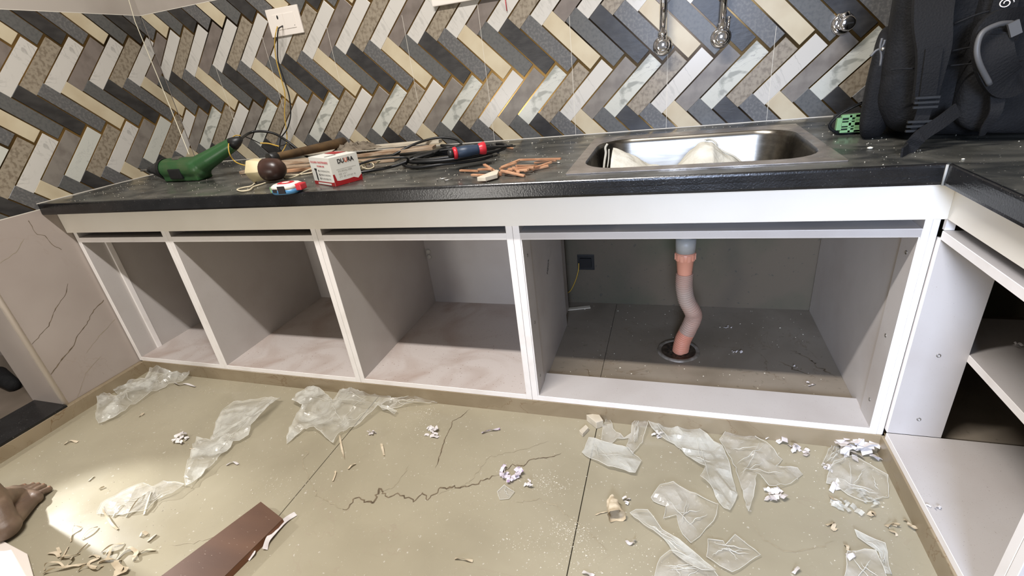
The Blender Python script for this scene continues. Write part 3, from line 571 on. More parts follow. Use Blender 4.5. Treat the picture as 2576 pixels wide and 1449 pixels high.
# cloth rag
mb = MB(); cc = on(895, 378, 'z', H + .03); cx, cy = cc.x, cc.y; vv = []
for j in range(41):
    for i in range(61):
        u, v_ = i / 60 * 2 - 1, j / 40 * 2 - 1; e = max(0, 1 - (u * u + v_ * v_) ** 1.5)
        vv.append(V(cx + u * .085 + .02 * v_ + .006 * noise.noise(V(u * 3, v_ * 3, 5)), cy + v_ * .04 + .01 * noise.noise(V(u * 3, v_ * 4, 2)), H + .033 + e * (.012 + .022 * abs(noise.noise(V(u * 3.5, v_ * 7, 0)))) + .01 * noise.noise(V(u * 6, v_ * 9, 4)) * e))
mb.add(vv, [(j * 61 + i, j * 61 + i + 1, (j + 1) * 61 + i + 1, (j + 1) * 61 + i) for j in range(40) for i in range(60) if ((i - 30) / 30) ** 2 + ((j - 20) / 20) ** 2 < 1.02], True)
tag(mb.build('rag', M['cloth']), 'crumpled grey-brown rag on the wood strips behind the screw box', 'rag')
# cotton cord
rp = thing('cotton_cord', 'pale cotton cord looping across the worktop from the mallet past the screw box', 'cord', (.85, -.45, H))
def zc(u, v, h=.003): return on(u, v, 'z', H + h)
MB().tube(catmull([zc(640, 448), zc(642, 458), zc(632, 468), zc(612, 472), zc(597, 477), zc(608, 481), zc(628, 478), zc(638, 470), zc(662, 462), zc(690, 452), zc(715, 442), zc(745, 440), zc(775, 436), zc(793, 431, .006)], 8), .0022, 7).tube(catmull([zc(712, 432), zc(713, 444), zc(725, 448), zc(745, 443), zc(765, 432, .006), zc(785, 424, .01)], 8), .0020, 7).build('cord_run', M['rope'], rp)
MB().tube(catmull([zc(900, 404, .03), zc(915, 408, .02), zc(920, 420), zc(908, 426), zc(912, 412, .02), zc(935, 410, .01), zc(940, 420), zc(925, 425), zc(910, 418, .01), zc(930, 406, .02), zc(955, 404, .02), zc(945, 412, .01)], 8), .0020, 7).build('cord_knot', M['rope'], rp)
# black cable coil
ck = thing('cable_coil', 'loosely coiled black power cable behind the pile of splinters', 'cable', (1.2, -.25, H))
cm = MB()
def ell(cx, cy, rx, ry, ang, z, a0=0, a1=360, n=40, wob=.004, sd=0):
    P = []
    for k in range(n + 1):
        a = math.radians(a0 + (a1 - a0) * k / n); x, y = rx * math.cos(a), ry * math.sin(a); c_, s_ = math.cos(ang), math.sin(ang)
        P.append(V(cx + x * c_ - y * s_ + wob * noise.noise(V(k * .3, sd, 0)), cy + x * s_ + y * c_ + wob * noise.noise(V(k * .3, sd, 9)), z + .003 * noise.noise(V(k * .2, sd, 4))))
    return P
r_ = .0042
base = on(1135, 405, 'z', H)
for i, (rx, ry, z) in enumerate(((.135, .092, .008), (.125, .082, .015), (.115, .072, .021), (.14, .1, .0205))): cm.tube(ell(base.x + .006 * i, base.y + .004 * i, rx, ry, .35 + .05 * i, H + z, 20 * i, 330 + 20 * i, sd=i), r_, 8)
cm.tube(catmull([zc(845, 432, .005), zc(880, 436, .005), zc(930, 430, .005), zc(990, 418, .010), zc(1040, 400, .022), zc(1090, 385, .028)], 8), r_, 8)
cm.tube(catmull([zc(1290, 366, .006), zc(1230, 372, .008), zc(1180, 372, .02), zc(1120, 372, .025), zc(1080, 392, .02), zc(1050, 412, .01)], 8), r_, 8)
cm.tube(catmull([on(u, v, 'y', yy) for u, v, yy in ((930, 415, -.28), (985, 392, -.2), (1035, 366, -.16), (1075, 352, -.12), (1110, 346, -.10), (1145, 350, -.10), (1160, 361, -.12), (1148, 367, -.14), (1110, 366, -.14))] + [zc(1180, 372, .012), zc(1235, 366, .006), zc(1238, 372, .006), zc(1200, 378, .01)], 8), r_, 8)
cm.tube(catmull([zc(890, 418, .03), zc(940, 402, .036), zc(1000, 396, .036), zc(1025, 398, .03), zc(1022, 412, .012)], 8), .003, 8)
cm.build('cable_loop', M['cable'], ck)
# tool with red and blue grip
tg = thing('chisel', 'hand tool with red and navy rubber grip lying on the cable coil', 'tool', (1.4, -.3, H + .03))
g0 = on(1139, 386, 'z', H + .044); g1 = on(1220, 372, 'z', H + .044); gd = (g1 - g0).normalized(); gl = (g1 - g0).length
MB().lathe(g0 + gd * gl * .10, gd, [(0, 0), (0, .013), (gl * .35, .0145), (gl * .62, .012), (gl * .75, .0125), (gl * .75, 0)], 20).build('grip', M['gripblue'], tg)
MB().lathe(g0, gd, [(0, .008), (.002, .0145), (gl * .1, .0155), (gl * .13, .0125), (gl * .13, 0)], 20).build('red_collar', M['red'], tg); MB().lathe(g0 + gd * gl * .72, gd, [(0, .010), (.012, .0145), (gl * .26, .0165), (gl * .285, .0145), (gl * .285, 0)], 20).build('red_collar', M['red'], tg)
MB().lathe(g0, -gd, [(0, 0), (0, .0115), (.008, .0105), (.012, .007), (.012, 0)], 18).build('end_cap', M['blackrubber'], tg)
g2 = on(1296, 367, 'z', H + .012)
MB().tube([g1, g1.lerp(g2, .5), g2], [.005, .0038, .0018], 8).build('shank', M['blackrubber'], tg)
# screw box
sb = thing('screw_box', 'white and red carton of screws lettered DUURA, standing on the front of the worktop', 'box', (1.08, -.52, H))
b0 = on(845, 470, 'z', H); bl = on(801, 461, 'z', H); br = on(913, 451, 'z', H); tf = on(823, 399, 'y', b0.y + .004); BH = tf.z - H
exx = (br - b0); lw = exx.length; exx = exx.normalized(); eyy = V(-exx.y, exx.x, 0); lb = (bl - b0); dp = max(.07, abs(lb.dot(eyy)))
b0 = b0 + V(0, 0, .0006)
def bp(a, b, c): return b0 + exx * (a * lw) + eyy * (b * dp) + V(0, 0, c * BH)
MB().add([bp(0, 0, 0), bp(1, 0, 0), bp(1, 1, 0), bp(0, 1, 0), bp(0, 0, 1), bp(1, 0, 1), bp(1, 1, 1), bp(0, 1, 1)], [(0, 1, 2, 3), (0, 1, 5, 4), (1, 2, 6, 5), (2, 3, 7, 6), (3, 0, 4, 7), (4, 5, 6, 7)]).build('carton', M['boxwhite'], sb)
e = .0006
def face(poly, side):
    if side == 'f': return [bp(a, 0, c) - eyy * e for a, c in poly]
    if side == 'l': return [bp(0, a, c) - exx * e for a, c in poly]
    return [bp(a, c, 1) + V(0, 0, e) for a, c in poly]
rb = MB(); rb.add(face([(0, 0), (1, 0), (1, .22), (.85, .10), (.7, .17), (.55, .16), (.20, .16), (.10, .18), (.06, .42), (0, .42)], 'f'), [tuple(range(10))])
MB().add(face([(0, 0), (0, .42), (.0, .16), (.06, .13), (1, .13), (1, 0)], 'l'), [(0, 2, 3, 4, 5)]).build('red_print', M['boxred'], sb); MB().add(face([(.55, .45), (.98, .45), (.9, .98), (.55, .98)], 't'), [(0, 1, 2, 3)]).build('red_print', M['boxred'], sb)
rb.build('red_print', M['boxred'], sb)
fx = exx; fz = V(0, 0, 1)
text_mesh('DU', M['ink'], sb, bp(.26, 0, .755) - eyy * e, fx, fz, .155 * BH, bold=.03, width=lw * .23); text_mesh('U', M['orangeink'], sb, bp(.505, 0, .755) - eyy * e, fx, fz, .155 * BH, bold=.03, width=lw * .10); text_mesh('RA', M['ink'], sb, bp(.62, 0, .755) - eyy * e, fx, fz, .155 * BH, bold=.03, width=lw * .22)
text_mesh('STYLE DRYWALL SCREW', M['greyink'], sb, bp(.20, 0, .46) - eyy * e, fx, fz, .055 * BH, width=lw * .5); text_mesh('SIZE  6 X 1', M['greyink'], sb, bp(.20, 0, .36) - eyy * e, fx, fz, .05 * BH, width=lw * .28); text_mesh('QTY  400  LOT NO  70', M['greyink'], sb, bp(.20, 0, .26) - eyy * e, fx, fz, .05 * BH, width=lw * .58)
MB().add([bp(.16, 0, .56) - eyy * e, bp(.86, 0, .56) - eyy * e, bp(.86, 0, .552) - eyy * e, bp(.16, 0, .552) - eyy * e], [(0, 1, 2, 3)]).build('rule_line', M['greyink'], sb)
lx = -eyy
text_mesh('DUURA FASTENERS', M['redink'], sb, bp(0, .93, .80) - exx * e, lx, fz, .07 * BH, bold=.02, width=dp * .84)
text_mesh('PREMIUM', M['redink'], sb, bp(0, .66, .67) - exx * e, lx, fz, .05 * BH, bold=.02, width=dp * .35)
for i, tx in enumerate(('STRENGTH', 'PRECISION', 'DURABILITY')): text_mesh(tx, M['ink'], sb, bp(0, .56, .50 - .14 * i) - exx * e, lx, fz, .05 * BH, width=dp * .45)
sc_ = MB(); sc_.add([bp(0, a, c) - exx * e for a, c in ((.84, .60), (.72, .60), (.72, .55), (.755, .52), (.75, .2), (.78, .13), (.81, .2), (.805, .52), (.84, .55))], [tuple(range(9))])
for i in range(3): sc_.add([bp(0, a, c) - exx * e for a, c in ((.645, .555 - .14 * i), (.61, .555 - .14 * i), (.61, .49 - .14 * i), (.645, .49 - .14 * i))], [(0, 1, 2, 3)])
sc_.build('screw_picture', M['ink'], sb)
MB().add([bp(0, a, c) - exx * 2 * e for a, c in ((.8, .095), (.15, .095), (.15, .03), (.8, .03))], [(0, 1, 2, 3)]).build('white_panel', M['boxwhite'], sb)
MB().add([bp(a, c, 1) + V(0, 0, 2 * e) for a, c in ((.1, .3), (.5, .3), (.5, .36), (.1, .36))], [(0, 1, 2, 3)]).build('rule_line', M['greyink'], sb)
tag(MB().tube([bp(1.02, .2, 0) + V(0, 0, .006), bp(1.02, .2, 0) + V(.0, 0, .007)], .001).build('x', M['red']), 'x', 'x'); bpy.data.objects.remove(bpy.data.objects['x'])
# tape measure
tm = thing('tape_measure', 'white and blue tape measure with a red tab, lying flat at the worktop edge', 'tape measure', (.97, -.56, H))
tcn = on(722, 470, 'z', H + .014)
dd = V(.97, .05, 0).normalized(); nn_ = V(-dd.y, dd.x, 0)
def ovl(r1, r2, z, off=0): return [tcn + dd * (r1 * math.copysign(abs(math.cos(a)) ** .7, math.cos(a))) + nn_ * (r2 * math.copysign(abs(math.sin(a)) ** .7, math.sin(a))) + V(0, 0, z - .014) for a in [2 * math.pi * k / 28 for k in range(28)]]
def loft(rs, mtl, nm, cap=True):
    mb = MB(); n = len(rs[0]); mb.add([p for r in rs for p in r], [(i * n + k, i * n + (k + 1) % n, (i + 1) * n + (k + 1) % n, (i + 1) * n + k) for i in range(len(rs) - 1) for k in range(n)], True)
    if cap: mb.add(rs[0], [tuple(range(n))[::-1]]); mb.add(rs[-1], [tuple(range(n))])
    return mb.build(nm, mtl, tm)
loft([ovl(.033, .027, .0005), ovl(.036, .030, .003), ovl(.036, .030, .012)], M['tapeblue'], 'lower_shell'); loft([ovl(.036, .030, .0121), ovl(.036, .030, .020), ovl(.030, .024, .024), ovl(.022, .018, .0245)], M['tapewhite'], 'upper_shell')
loft([ovl(.021, .016, .0246), ovl(.020, .015, .0256)], M['red'], 'round_label'); loft([ovl(.010, .008, .0257), ovl(.009, .007, .0262)], M['tapewhite'], 'label_ring')
MB().obox(tcn + dd * .006 - nn_ * .0302 + V(0, 0, -.001), (dd, nn_, V(0, 0, 1)), (.010, .0012, .009)).obox(tcn - dd * .014 - nn_ * .0294 + V(0, 0, -.003), (dd, nn_, V(0, 0, 1)), (.006, .0012, .004)).build('black_grip', M['ink'], tm)
MB().obox(tcn + dd * .040 + V(0, 0, .000), (dd, nn_, V(0, 0, 1)), (.010, .012, .008)).build('red_tab', M['red'], tm, bevel=.003)
MB().obox(tcn - dd * .039 + V(0, 0, -.004), (dd, nn_, V(0, 0, 1)), (.006, .010, .007)).build('tape_hook', M['palegreen'], tm, bevel=.001)
# splinters
SPL = ['leftmost long wood splinter of the heap', 'wood splinter just left of the white wedge offcut', 'short wood splinter behind the white wedge offcut', 'wood splinter slanting behind the wedge offcut', 'wood splinter standing up at the back of the heap', 'wood splinter crossing the middle of the heap', 'longest straight wood splinter at the back right of the heap', 'slanting wood splinter right of the heap middle', 'wood splinter slanting along the heap front', 'thin wood splinter at the right front of the heap', 'tiny wood splinter at the heap front', 'flat wood splinter right of the wedge offcut', 'second straight wood splinter at the back right, above the longest', 'short crosswise wood splinter in the heap middle', 'level wood splinter through the heap middle', 'lone wood splinter by the tip of the gripped tool', 'short wood splinter at the right end of the heap', 'low wood splinter touching the wedge offcut']
rnd = random.Random(3)
spl = [((1158, 432), (1205, 437)), ((1188, 447), (1222, 452)), ((1205, 437), (1240, 440)), ((1220, 428), (1260, 444)), ((1262, 424), (1310, 408)), ((1258, 432), (1300, 420)), ((1310, 412), (1412, 414)), ((1300, 432), (1350, 420)), ((1270, 440), (1340, 428)), ((1320, 438), (1388, 419)), ((1305, 440), (1330, 442)), ((1262, 444), (1320, 446)), ((1345, 412), (1400, 411)), ((1292, 428), (1305, 444)), ((1280, 436), (1345, 436)), ((1265, 370), (1290, 376)), ((1340, 430), (1380, 424)), ((1240, 446), (1290, 438))]
for i, (a, b) in enumerate(spl):
    A = on(*a, 'z', H) + V(0, 0, .003 + .0035 * (i % 4)); B_ = on(*b, 'z', H) + V(0, 0, .003 + .0035 * ((i + 1) % 4))
    if i == 15: A.z = B_.z = H + .003
    tag(MB().bar(A, B_, .0055 + .003 * rnd.random(), .0045).build('wood_splinter', M['wood'], None, bevel=.0005, seg=1), SPL[i], 'wood splinter', 'wood splinters left of the sink' if i != 15 else None)
we = [on(u, v, 'z', H + .004) for u, v in ((1201, 456), (1250, 436), (1256, 438), (1252, 448), (1222, 456))]
tag(MB().prism(we, (0, 0, .009)).build('wedge_offcut', M['palewood'], None, bevel=.0006, seg=1), 'white wedge-shaped offcut in front of the splinter heap', 'offcut')
def screw(a, b, label, grp=None):
    A = on(*a, 'z', H + .003); B_ = on(*b, 'z', H + .003); d = (B_ - A).normalized()
    tag(MB().tube([A, B_ - d * .003, B_], [.0012, .0012, .0003], 6).lathe(A, d, [(-.001, 0), (-.001, .003), (0, .003), (.0015, .0012)], 10).build('screw', M['metal']), label, 'screw', grp)
screw((1247, 402), (1270, 403), 'screw lying alone behind the splinters'); screw((1100, 452), (1128, 447), 'dark-headed screw at the front edge below the coil'); screw((1238, 392), (1258, 386), 'screw beside the end of the cable coil'); screw((1214, 386), (1238, 384), 'thin screw under the gripped tool'); screw((1120, 454), (1140, 449), 'small screw right of the dark-headed one')
for u, v, r, lb in ((1279, 357, .006, 'white crumb on the worktop near the back joint'), (1339, 360, .006, 'round white crumb on the worktop behind the splinters'), (2189, 372, .010, 'white paper crumb beside the backpack'), (2423, 400, .005, 'yellowish crumb on the right worktop'), (1405, 409, .007, 'white crumb at the end of the splinters')):
    c = on(u, v, 'z', H + r * .25); tag(MB().ball(c, (r * .6, r * .35, r * .25), 6).build('plaster_crumb', M['dust']), lb, 'crumb')
# dust on worktop
rnd = random.Random(11); mb = MB()
for i in range(900):
    x = rnd.uniform(.05, 2.9); y = rnd.uniform(-.59, -.02)
    if 1.67 < x < 2.21 and y < -.085: continue
    if x > 2.36 and rnd.random() < .5: y = rnd.uniform(-1.0, -.6)
    r = rnd.uniform(.0004, .0014); p = V(x, y, H + r * .5); mb.add([p + V(r, 0, 0), p + V(-r, r, 0), p + V(-r, -r, 0), p + V(0, 0, r)], [(0, 1, 2), (0, 1, 3), (1, 2, 3), (2, 0, 3)])
tag(mb.build('sawdust', M['dust']), 'fine pale dust scattered over the black worktop', 'dust', None, 'stuff')

# ------------------------------------------------------------------ backpack
bk = thing('backpack', 'large black backpack standing on the right of the worktop, straps facing out', 'backpack', (2.6, -.28, H))
def superbox(c, h, e=.35, nu=40, nv=28, amp=.006, sd=0, taper=0):
    c = Vector(c); vs_ = []
    for j in range(nv + 1):
        ph = -math.pi / 2 + math.pi * j / nv
        for i in range(nu):
            th = 2 * math.pi * i / nu; f = lambda t_, e_: math.copysign(abs(t_) ** e_, t_)
            x = f(math.cos(ph), e) * f(math.cos(th), e); y = f(math.cos(ph), e) * f(math.sin(th), e); z = f(math.sin(ph), e); k = 1 - taper * (z * .5 + .5)
            p = V(c.x + x * h[0] * k, c.y + y * h[1] * k, c.z + z * h[2]); nz_ = noise.noise(p * 9 + V(sd, 0, 0)) + .5 * noise.noise(p * 22 + V(0, sd, 0)); p += (p - c).normalized() * amp * nz_; p.z = max(p.z, H + .001); p.x += max(0, p.y + .42) * .34 * max(0, 1 - (p.x - 2.25) / .3); vs_.append(p)
    return MB().add(vs_, [(j * nu + i, j * nu + (i + 1) % nu, (j + 1) * nu + (i + 1) % nu, (j + 1) * nu + i) for j in range(nv) for i in range(nu)], True)
bod = superbox((2.575, -.245, H + .30), (.31, .185, .30), .30, 72, 56, .008)
bod.build('main_body', M['bag'], bk)
superbox((2.60, -.425, H + .17), (.21, .035, .16), .35, 56, 40, .006, 3).build('front_pocket', M['bag'], bk)
superbox((2.275, -.29, H + .105), (.030, .09, .105), .5, 40, 30, .008, 5).build('side_pocket', M['bag'], bk)
def strap(pts, wd, th, nm, m, par=bk, nrm=V(0, -1, 0)):
    P = catmull(pts, 8); vs_ = []
    for i, p in enumerate(P):
        t_ = (P[min(i + 1, len(P) - 1)] - P[max(i - 1, 0)]).normalized(); sd = t_.cross(nrm).normalized(); nn2 = sd.cross(t_); wi = wd[0] + (wd[1] - wd[0]) * i / (len(P) - 1) if isinstance(wd, tuple) else wd
        vs_ += [p + sd * wi / 2 + nn2 * th / 2, p - sd * wi / 2 + nn2 * th / 2, p - sd * wi / 2 - nn2 * th / 2, p + sd * wi / 2 - nn2 * th / 2]
    return MB().add(vs_, [(4 * i + k, 4 * i + (k + 1) % 4, 4 * i + 4 + (k + 1) % 4, 4 * i + 4 + k) for i in range(len(P) - 1) for k in range(4)] + [(0, 1, 2, 3), tuple(range(4 * len(P) - 4, 4 * len(P)))]).build(nm, m, par, bevel=0)
yb_ = -.475
sh1 = strap([on(u, v, 'y', yy) for u, v, yy in ((2355, -60, -.44), (2345, 40, -.47), (2348, 120, -.482), (2340, 180, -.482), (2325, 255, -.475))], (.062, .034), .010, 'shoulder_strap', M['bagstrap'])
strap([on(u, v, 'y', yy) for u, v, yy in ((2350, 120, -.492), (2342, 180, -.492), (2332, 250, -.485))], .024, .003, 'webbing', M['bagstrap'])
strap([on(u, v, 'y', yy) for u, v, yy in ((2330, 255, -.485), (2318, 300, -.486), (2308, 325, -.484))], .022, .003, 'webbing', M['bagstrap'])
strap([on(u, v, 'y', yy) for u, v, yy in ((2410, 275, -.475), (2370, 305, -.49), (2325, 335, -.50), (2310, 348, -.505))] + [on(2290, 370, 'z', H + .010), on(2278, 382, 'z', H + .006), on(2268, 389, 'z', H + .005)], .024, .003, 'webbing', M['bagstrap'])
for u, v in ((2330, 258), (2310, 318)):
    c = on(u, v, 'y', -.492); bb = MB()
    for dz in (-.008, 0, .008): bb.bar(c + V(-.018, 0, dz + .001), c + V(.018, 0, dz), .005, .004)
    bb.bar(c + V(-.018, 0, -.009), c + V(-.018, 0, .010), .004, .004); bb.bar(c + V(.018, 0, -.010), c + V(.018, 0, .009), .004, .004); bb.build('buckle', M['blackrubber'], bk)
sh2 = strap([on(u, v, 'y', yy) for u, v, yy in ((2560, 60, -.47), (2500, 75, -.50), (2500, 150, -.515), (2530, 205, -.50), (2570, 190, -.48))], (.05, .05), .012, 'shoulder_strap', M['bagstrap'])
MB().tube(catmull([on(u, v, 'y', yy) for u, v, yy in ((2545, 58, -.50), (2510, 62, -.515), (2472, 82, -.525), (2458, 120, -.53), (2464, 160, -.53), (2490, 212, -.52))], 8), .0042, 8).build('piping', M['piping'], bk)
strap([on(u, v, 'y', yy) for u, v, yy in ((2548, 55, -.52), (2556, 88, -.52))], .014, .005, 'pull_tab', M['piping'])
strap([on(u, v, 'y', yy) for u, v, yy in ((2510, 225, -.49), (2505, 280, -.50), (2480, 320, -.49), (2470, 340, -.48))], (.022, .008), .003, 'webbing', M['bagstrap'])
MB().tube(catmull([on(u, v, 'y', -.46) for u, v in ((2226, 100), (2222, 112), (2214, 122), (2203, 128), (2190, 142))], 5), .0022, 6).tube(catmull([on(u, v, 'y', -.462) for u, v in ((2219, 96), (2214, 118), (2217, 140), (2214, 166))], 5), .0020, 6).build('zip_pull', M['piping'], bk)
MB().ball(on(2221, 123, 'y', -.466), .0035, 10).build('zip_slider', M['metal'], bk)
for pp in ([(2400, 60), (2480, 30), (2576, 20)], [(2395, 128), (2450, 118), (2530, 112)], [(2240, 175), (2300, 172)], [(2390, 165), (2450, 160)]):
    MB().tube(catmull([on(u, v, 'y', -.462) for u, v in pp], 6), .0016, 6).build('seam', M['bagstrap'], bk)
lc = on(2548, 6, 'y', -.49); MB().box(lc.x - .017, lc.x + .017, -.470, -.466, lc.z - .014, lc.z + .014).build('logo_patch', M['bagstrap'], bk)
lg = MB(); 
for a, b in (((-.016, -.013), (.016, -.013)), ((.016, -.013), (.016, .013)), ((.016, .013), (-.016, .013)), ((-.016, .013), (-.016, -.013))): lg.bar((lc.x + a[0], -.4706, lc.z + a[1]), (lc.x + b[0], -.4706, lc.z + b[1]), .0008, .0009)
lg.tube([V(lc.x + .0105 * (1 - k / 30) * math.cos(k * .42), -.471, lc.z + .008 * (1 - k / 34) * math.sin(k * .42)) for k in range(24)], .0009, 6); lg.build('logo_emblem', M['plate'], bk)
# green plastic part
gt = thing('green_tool_case', 'pale green plastic tray with slots poking out beside the backpack, in a black case', 'case', (2.31, -.16, H))
gy = -.28
ga = on(2093, 347, 'y', gy); gb = on(2152, 286, 'y', gy); gx0, gx1, gz0, gz1 = ga.x, gb.x + .012, H + .006, gb.z
gh = gz1 - gz0; mb = MB()
for a, b in ((0, .14), (.24, .30), (.38, .58), (.66, .72), (.84, 1)): mb.box(gx0 + .010, gx1, gy - .012, gy, gz0 + a * gh, gz0 + b * gh)
mb.box(gx1 - .014, gx1, gy - .012, gy, gz0, gz1).box(gx0 + .002, gx0 + .012, gy - .012, gy, gz0 + .16 * gh, gz1 - .16 * gh).box(gx0 + .024, gx0 + .030, gy - .012, gy, gz0, gz1); mb.build('slotted_tray', M['palegreen'], gt, bevel=.0008)
MB().tube(catmull([(gx1, gy + .004, gz1 + .022), (gx0 + .03, gy + .002, gz1 + .014), (gx0 + .006, gy, gz1), (gx0 - .008, gy, (gz0 + gz1) / 2), (gx0 - .002, gy, gz0 + .006), (gx0 + .02, gy, gz0 - .002), (gx1, gy, gz0 - .003)], 8), .003, 8).box(gx0 + .008, gx1 + .01, gy + .001, gy + .05, H + .001, gz1 - .004).build('black_case', M['blackrubber'], gt, bevel=.003)

# ------------------------------------------------------------------ plumbing in the sink bay
hs = thing('drain_hose', 'peach coloured corrugated drain hose dropping from the sink to the floor drain', 'hose', (1.935, -.252, HP))
MB().lathe((1.941, -.25, .375), (0, 0, 1), [(0, .021), (.001, .0265), (.02, .027), (.04, .027), (.04, .018), (.13, .018)], 26).build('waste_cap', M['greycap'], hs)
mb = MB(); mb.lathe((1.941, -.25, .306), (0, 0, 1), [(0, .0195), (.045, .0235), (.047, .0262), (.066, .0268), (.068, .025), (.069, .0)], 28)
for k in range(10):
    a = 2 * math.pi * k / 10; c = V(1.941 + .0255 * math.cos(a), -.25 + .0255 * math.sin(a), .362); mb.obox(c, (V(math.cos(a), math.sin(a), 0), V(-math.sin(a), math.cos(a), 0), V(0, 0, 1)), (.0026, .0042, .009))
mb.build('coupling', M['hosepink'], hs)
path = catmull([(1.941, -.25, .309), (1.941, -.25, .27), (1.949, -.25, .225), (1.968, -.25, .185), (1.970, -.251, .165), (1.957, -.252, .125), (1.944, -.253, .09), (1.938, -.254, .05), (1.936, -.254, .03)], 34)
def hosepart(P, nm, m):
    PP = []; RR = []
    for i, p in enumerate(P): PP.append(p); RR.append(.0212 + .0030 * math.sin(i * 2 * math.pi / 5.2))
    MB().tube(PP, RR, 22).build(nm, m, hs)
k = int(len(path) * .66); hosepart(path[:k + 1], 'corrugated_hose', M['hosegrey']); hosepart(path[k:], 'corrugated_hose', M['hosepink'])
dn = thing('floor_drain', 'round steel floor drain with small holes under the hose', 'drain', (1.932, -.252, HP))
drg = MB().lathe((1.932, -.252, HP), (0, 0, 1), [(.0003, .0625), (.0050, .060), (.0055, .053), (.0022, .050)], 40).build('drain_ring', M['drain'], dn); MB().lathe((1.932, -.252, HP), (0, 0, 1), [(.0024, .0502), (.0016, .044), (.0012, 0)], 40).build('perforated_dish', M['draindish'], dn)
for z in [HP]:
    for r, nn3 in ((.022, 8), (.032, 14)):
        for k in range(nn3): a = 2 * math.pi * k / nn3; MB().lathe((1.932 + r * math.cos(a), -.252 + r * math.sin(a), HP + .0012), (0, 0, 1), [(0, .0026), (.0004, .0026), (.0004, 0)], 8).build('drain_hole', M['dark'], drg)
jb = thing('junction_box', 'dark open electrical box on the cement wall under the sink, yellow wire hanging out', 'junction box', (1.61, YW, .215))
j0 = on(1452, 640, 'y', YW); j1 = on(1496, 678, 'y', YW)
MB().box(j0.x, j1.x, YW - .004, YW, j1.z, j0.z).build('box_frame', M['blackrubber'], jb, bevel=.001)
MB().box(j0.x + .010, j1.x - .010, YW - .012, YW - .004, j1.z + .012, j0.z - .012).build('terminal_block', M['dark'], jb, bevel=.001)
MB().tube(catmull([on(u, v, 'y', yy) for u, v, yy in ((1456, 662, YW - .01), (1455, 680, YW - .02), (1448, 705, YW - .02), (1436, 730, YW - .015), (1425, 738, YW - .01), (1415, 742, YW - .006))], 8), .0018, 7).build('yellow_wire', M['yellow'], jb)
tag(MB().bar(on(1428, 778, 'z', HP + .003), on(1485, 772, 'z', HP + .003), .018, .004).build('wood_offcut', M['palewood'], None, bevel=.0005, seg=1), 'flat wood offcut on the floor at the back of the sink cabinet', 'offcut')

# ------------------------------------------------------------------ floor things
def film(label, pts, m='film', amp=.02, z=0, seed=0, lift=.002, grp=None, freq=9, nm='plastic_film', zmap=None):
    P = [on(u, v, 'z', z) for u, v in pts]; n = len(P); r = random.Random(seed)
    vs2 = []
    for i in range(n):
        a, b = P[i], P[(i + 1) % n]; k = max(1, int((b - a).length / .012))
        for j in range(k): p = a.lerp(b, j / k); vs2.append(Vector((p.x + r.uniform(-1, 1) * .0015, p.y + r.uniform(-1, 1) * .0015)))
    nb = len(vs2); edges = [(i, (i + 1) % nb) for i in range(nb)]
    x0, x1 = min(p.x for p in P), max(p.x for p in P); y0, y1 = min(p.y for p in P), max(p.y for p in P); st_ = .0085
    def inside(x, y):
        c = False; j = nb - 1
        for i in range(nb):
            if (vs2[i].y > y) != (vs2[j].y > y) and x < (vs2[j].x - vs2[i].x) * (y - vs2[i].y) / (vs2[j].y - vs2[i].y) + vs2[i].x: c = not c
            j = i
        return c
    yy = y0; row = 0
    pts2 = list(vs2)
    while yy < y1:
        xx = x0 + (st_ / 2 if row % 2 else 0)
        while xx < x1:
            if inside(xx, yy): pts2.append(Vector((xx + r.uniform(-1, 1) * .001, yy + r.uniform(-1, 1) * .001)))
            xx += st_
        yy += st_ * .87; row += 1
    res = delaunay_2d_cdt(pts2, edges, [], 1, 1e-6)
    def hgt(x, y):
        a = noise.noise(V(x * freq, y * freq, seed)); b = noise.noise(V(x * freq * 2.3 + 7, y * freq * 2.3, seed)); c = noise.noise(V(x * freq * 5, y * freq * 5, seed + 3))
        return amp * (max(0, a + .1) * .9 + (.5 - abs(b)) ** 2 * 1.1 + .12 * abs(c))
    vv = [(p.x, p.y, z + lift + max(0, hgt(p.x, p.y))) for p in res[0]]
    mb = MB().add(vv, [f for f in res[2]], False)
    o = mb.build(nm, M[m]); tag(o, label, 'plastic film', grp)
    bd = [Vector(vv[i]) + V(0, 0, .0008) for i in range(nb)]; o['_o'] = (0, 0, 0)
    MB().tube(bd + [bd[0]], [.0005 + .0007 * abs(noise.noise(p * 12)) for p in bd + [bd[0]]], 5, False).build('folded_edge', M['filmedge'], o)
    cr = MB(); cen = sum(bd, V(0, 0, 0)) / nb; got = 0
    for k in range(60):
        if got >= 5: break
        a = bd[r.randrange(nb)].lerp(cen, r.uniform(.15, .6)); b = bd[r.randrange(nb)].lerp(cen, r.uniform(.15, .6)); ln = (b - a).length
        if ln < .03 or ln > .3 or not all(inside(a.x + (b.x - a.x) * q_ / 8, a.y + (b.y - a.y) * q_ / 8) for q_ in range(9)): continue
        pts3 = []
        for q_ in range(15):
            x_, y_ = a.x + (b.x - a.x) * q_ / 14 + .004 * noise.noise(V(q_ * .3, k, 0)), a.y + (b.y - a.y) * q_ / 14 + .004 * noise.noise(V(q_ * .3, k, 5)); pts3.append(V(x_, y_, z + lift + max(0, hgt(x_, y_)) + .0012))
        MB().tube(pts3, [.0009 * math.sin(math.pi * (q_ + .5) / 15) for q_ in range(15)], 4, False).build('crease', M['filmedge'], o); got += 1
    return o
def C(sc_, ox, oy, pts): return [(ox + x * sc_, oy + y * sc_) for x, y in pts]
c1_ = lambda p: C(.296, 1440, 1020, p); c2_ = lambda p: C(.2685, 1880, 1060, p); c3_ = lambda p: C(.2, 700, 950, p); c4_ = lambda p: C(.276, 220, 900, p); c5_ = lambda p: C(.2064, 0, 1150, p)
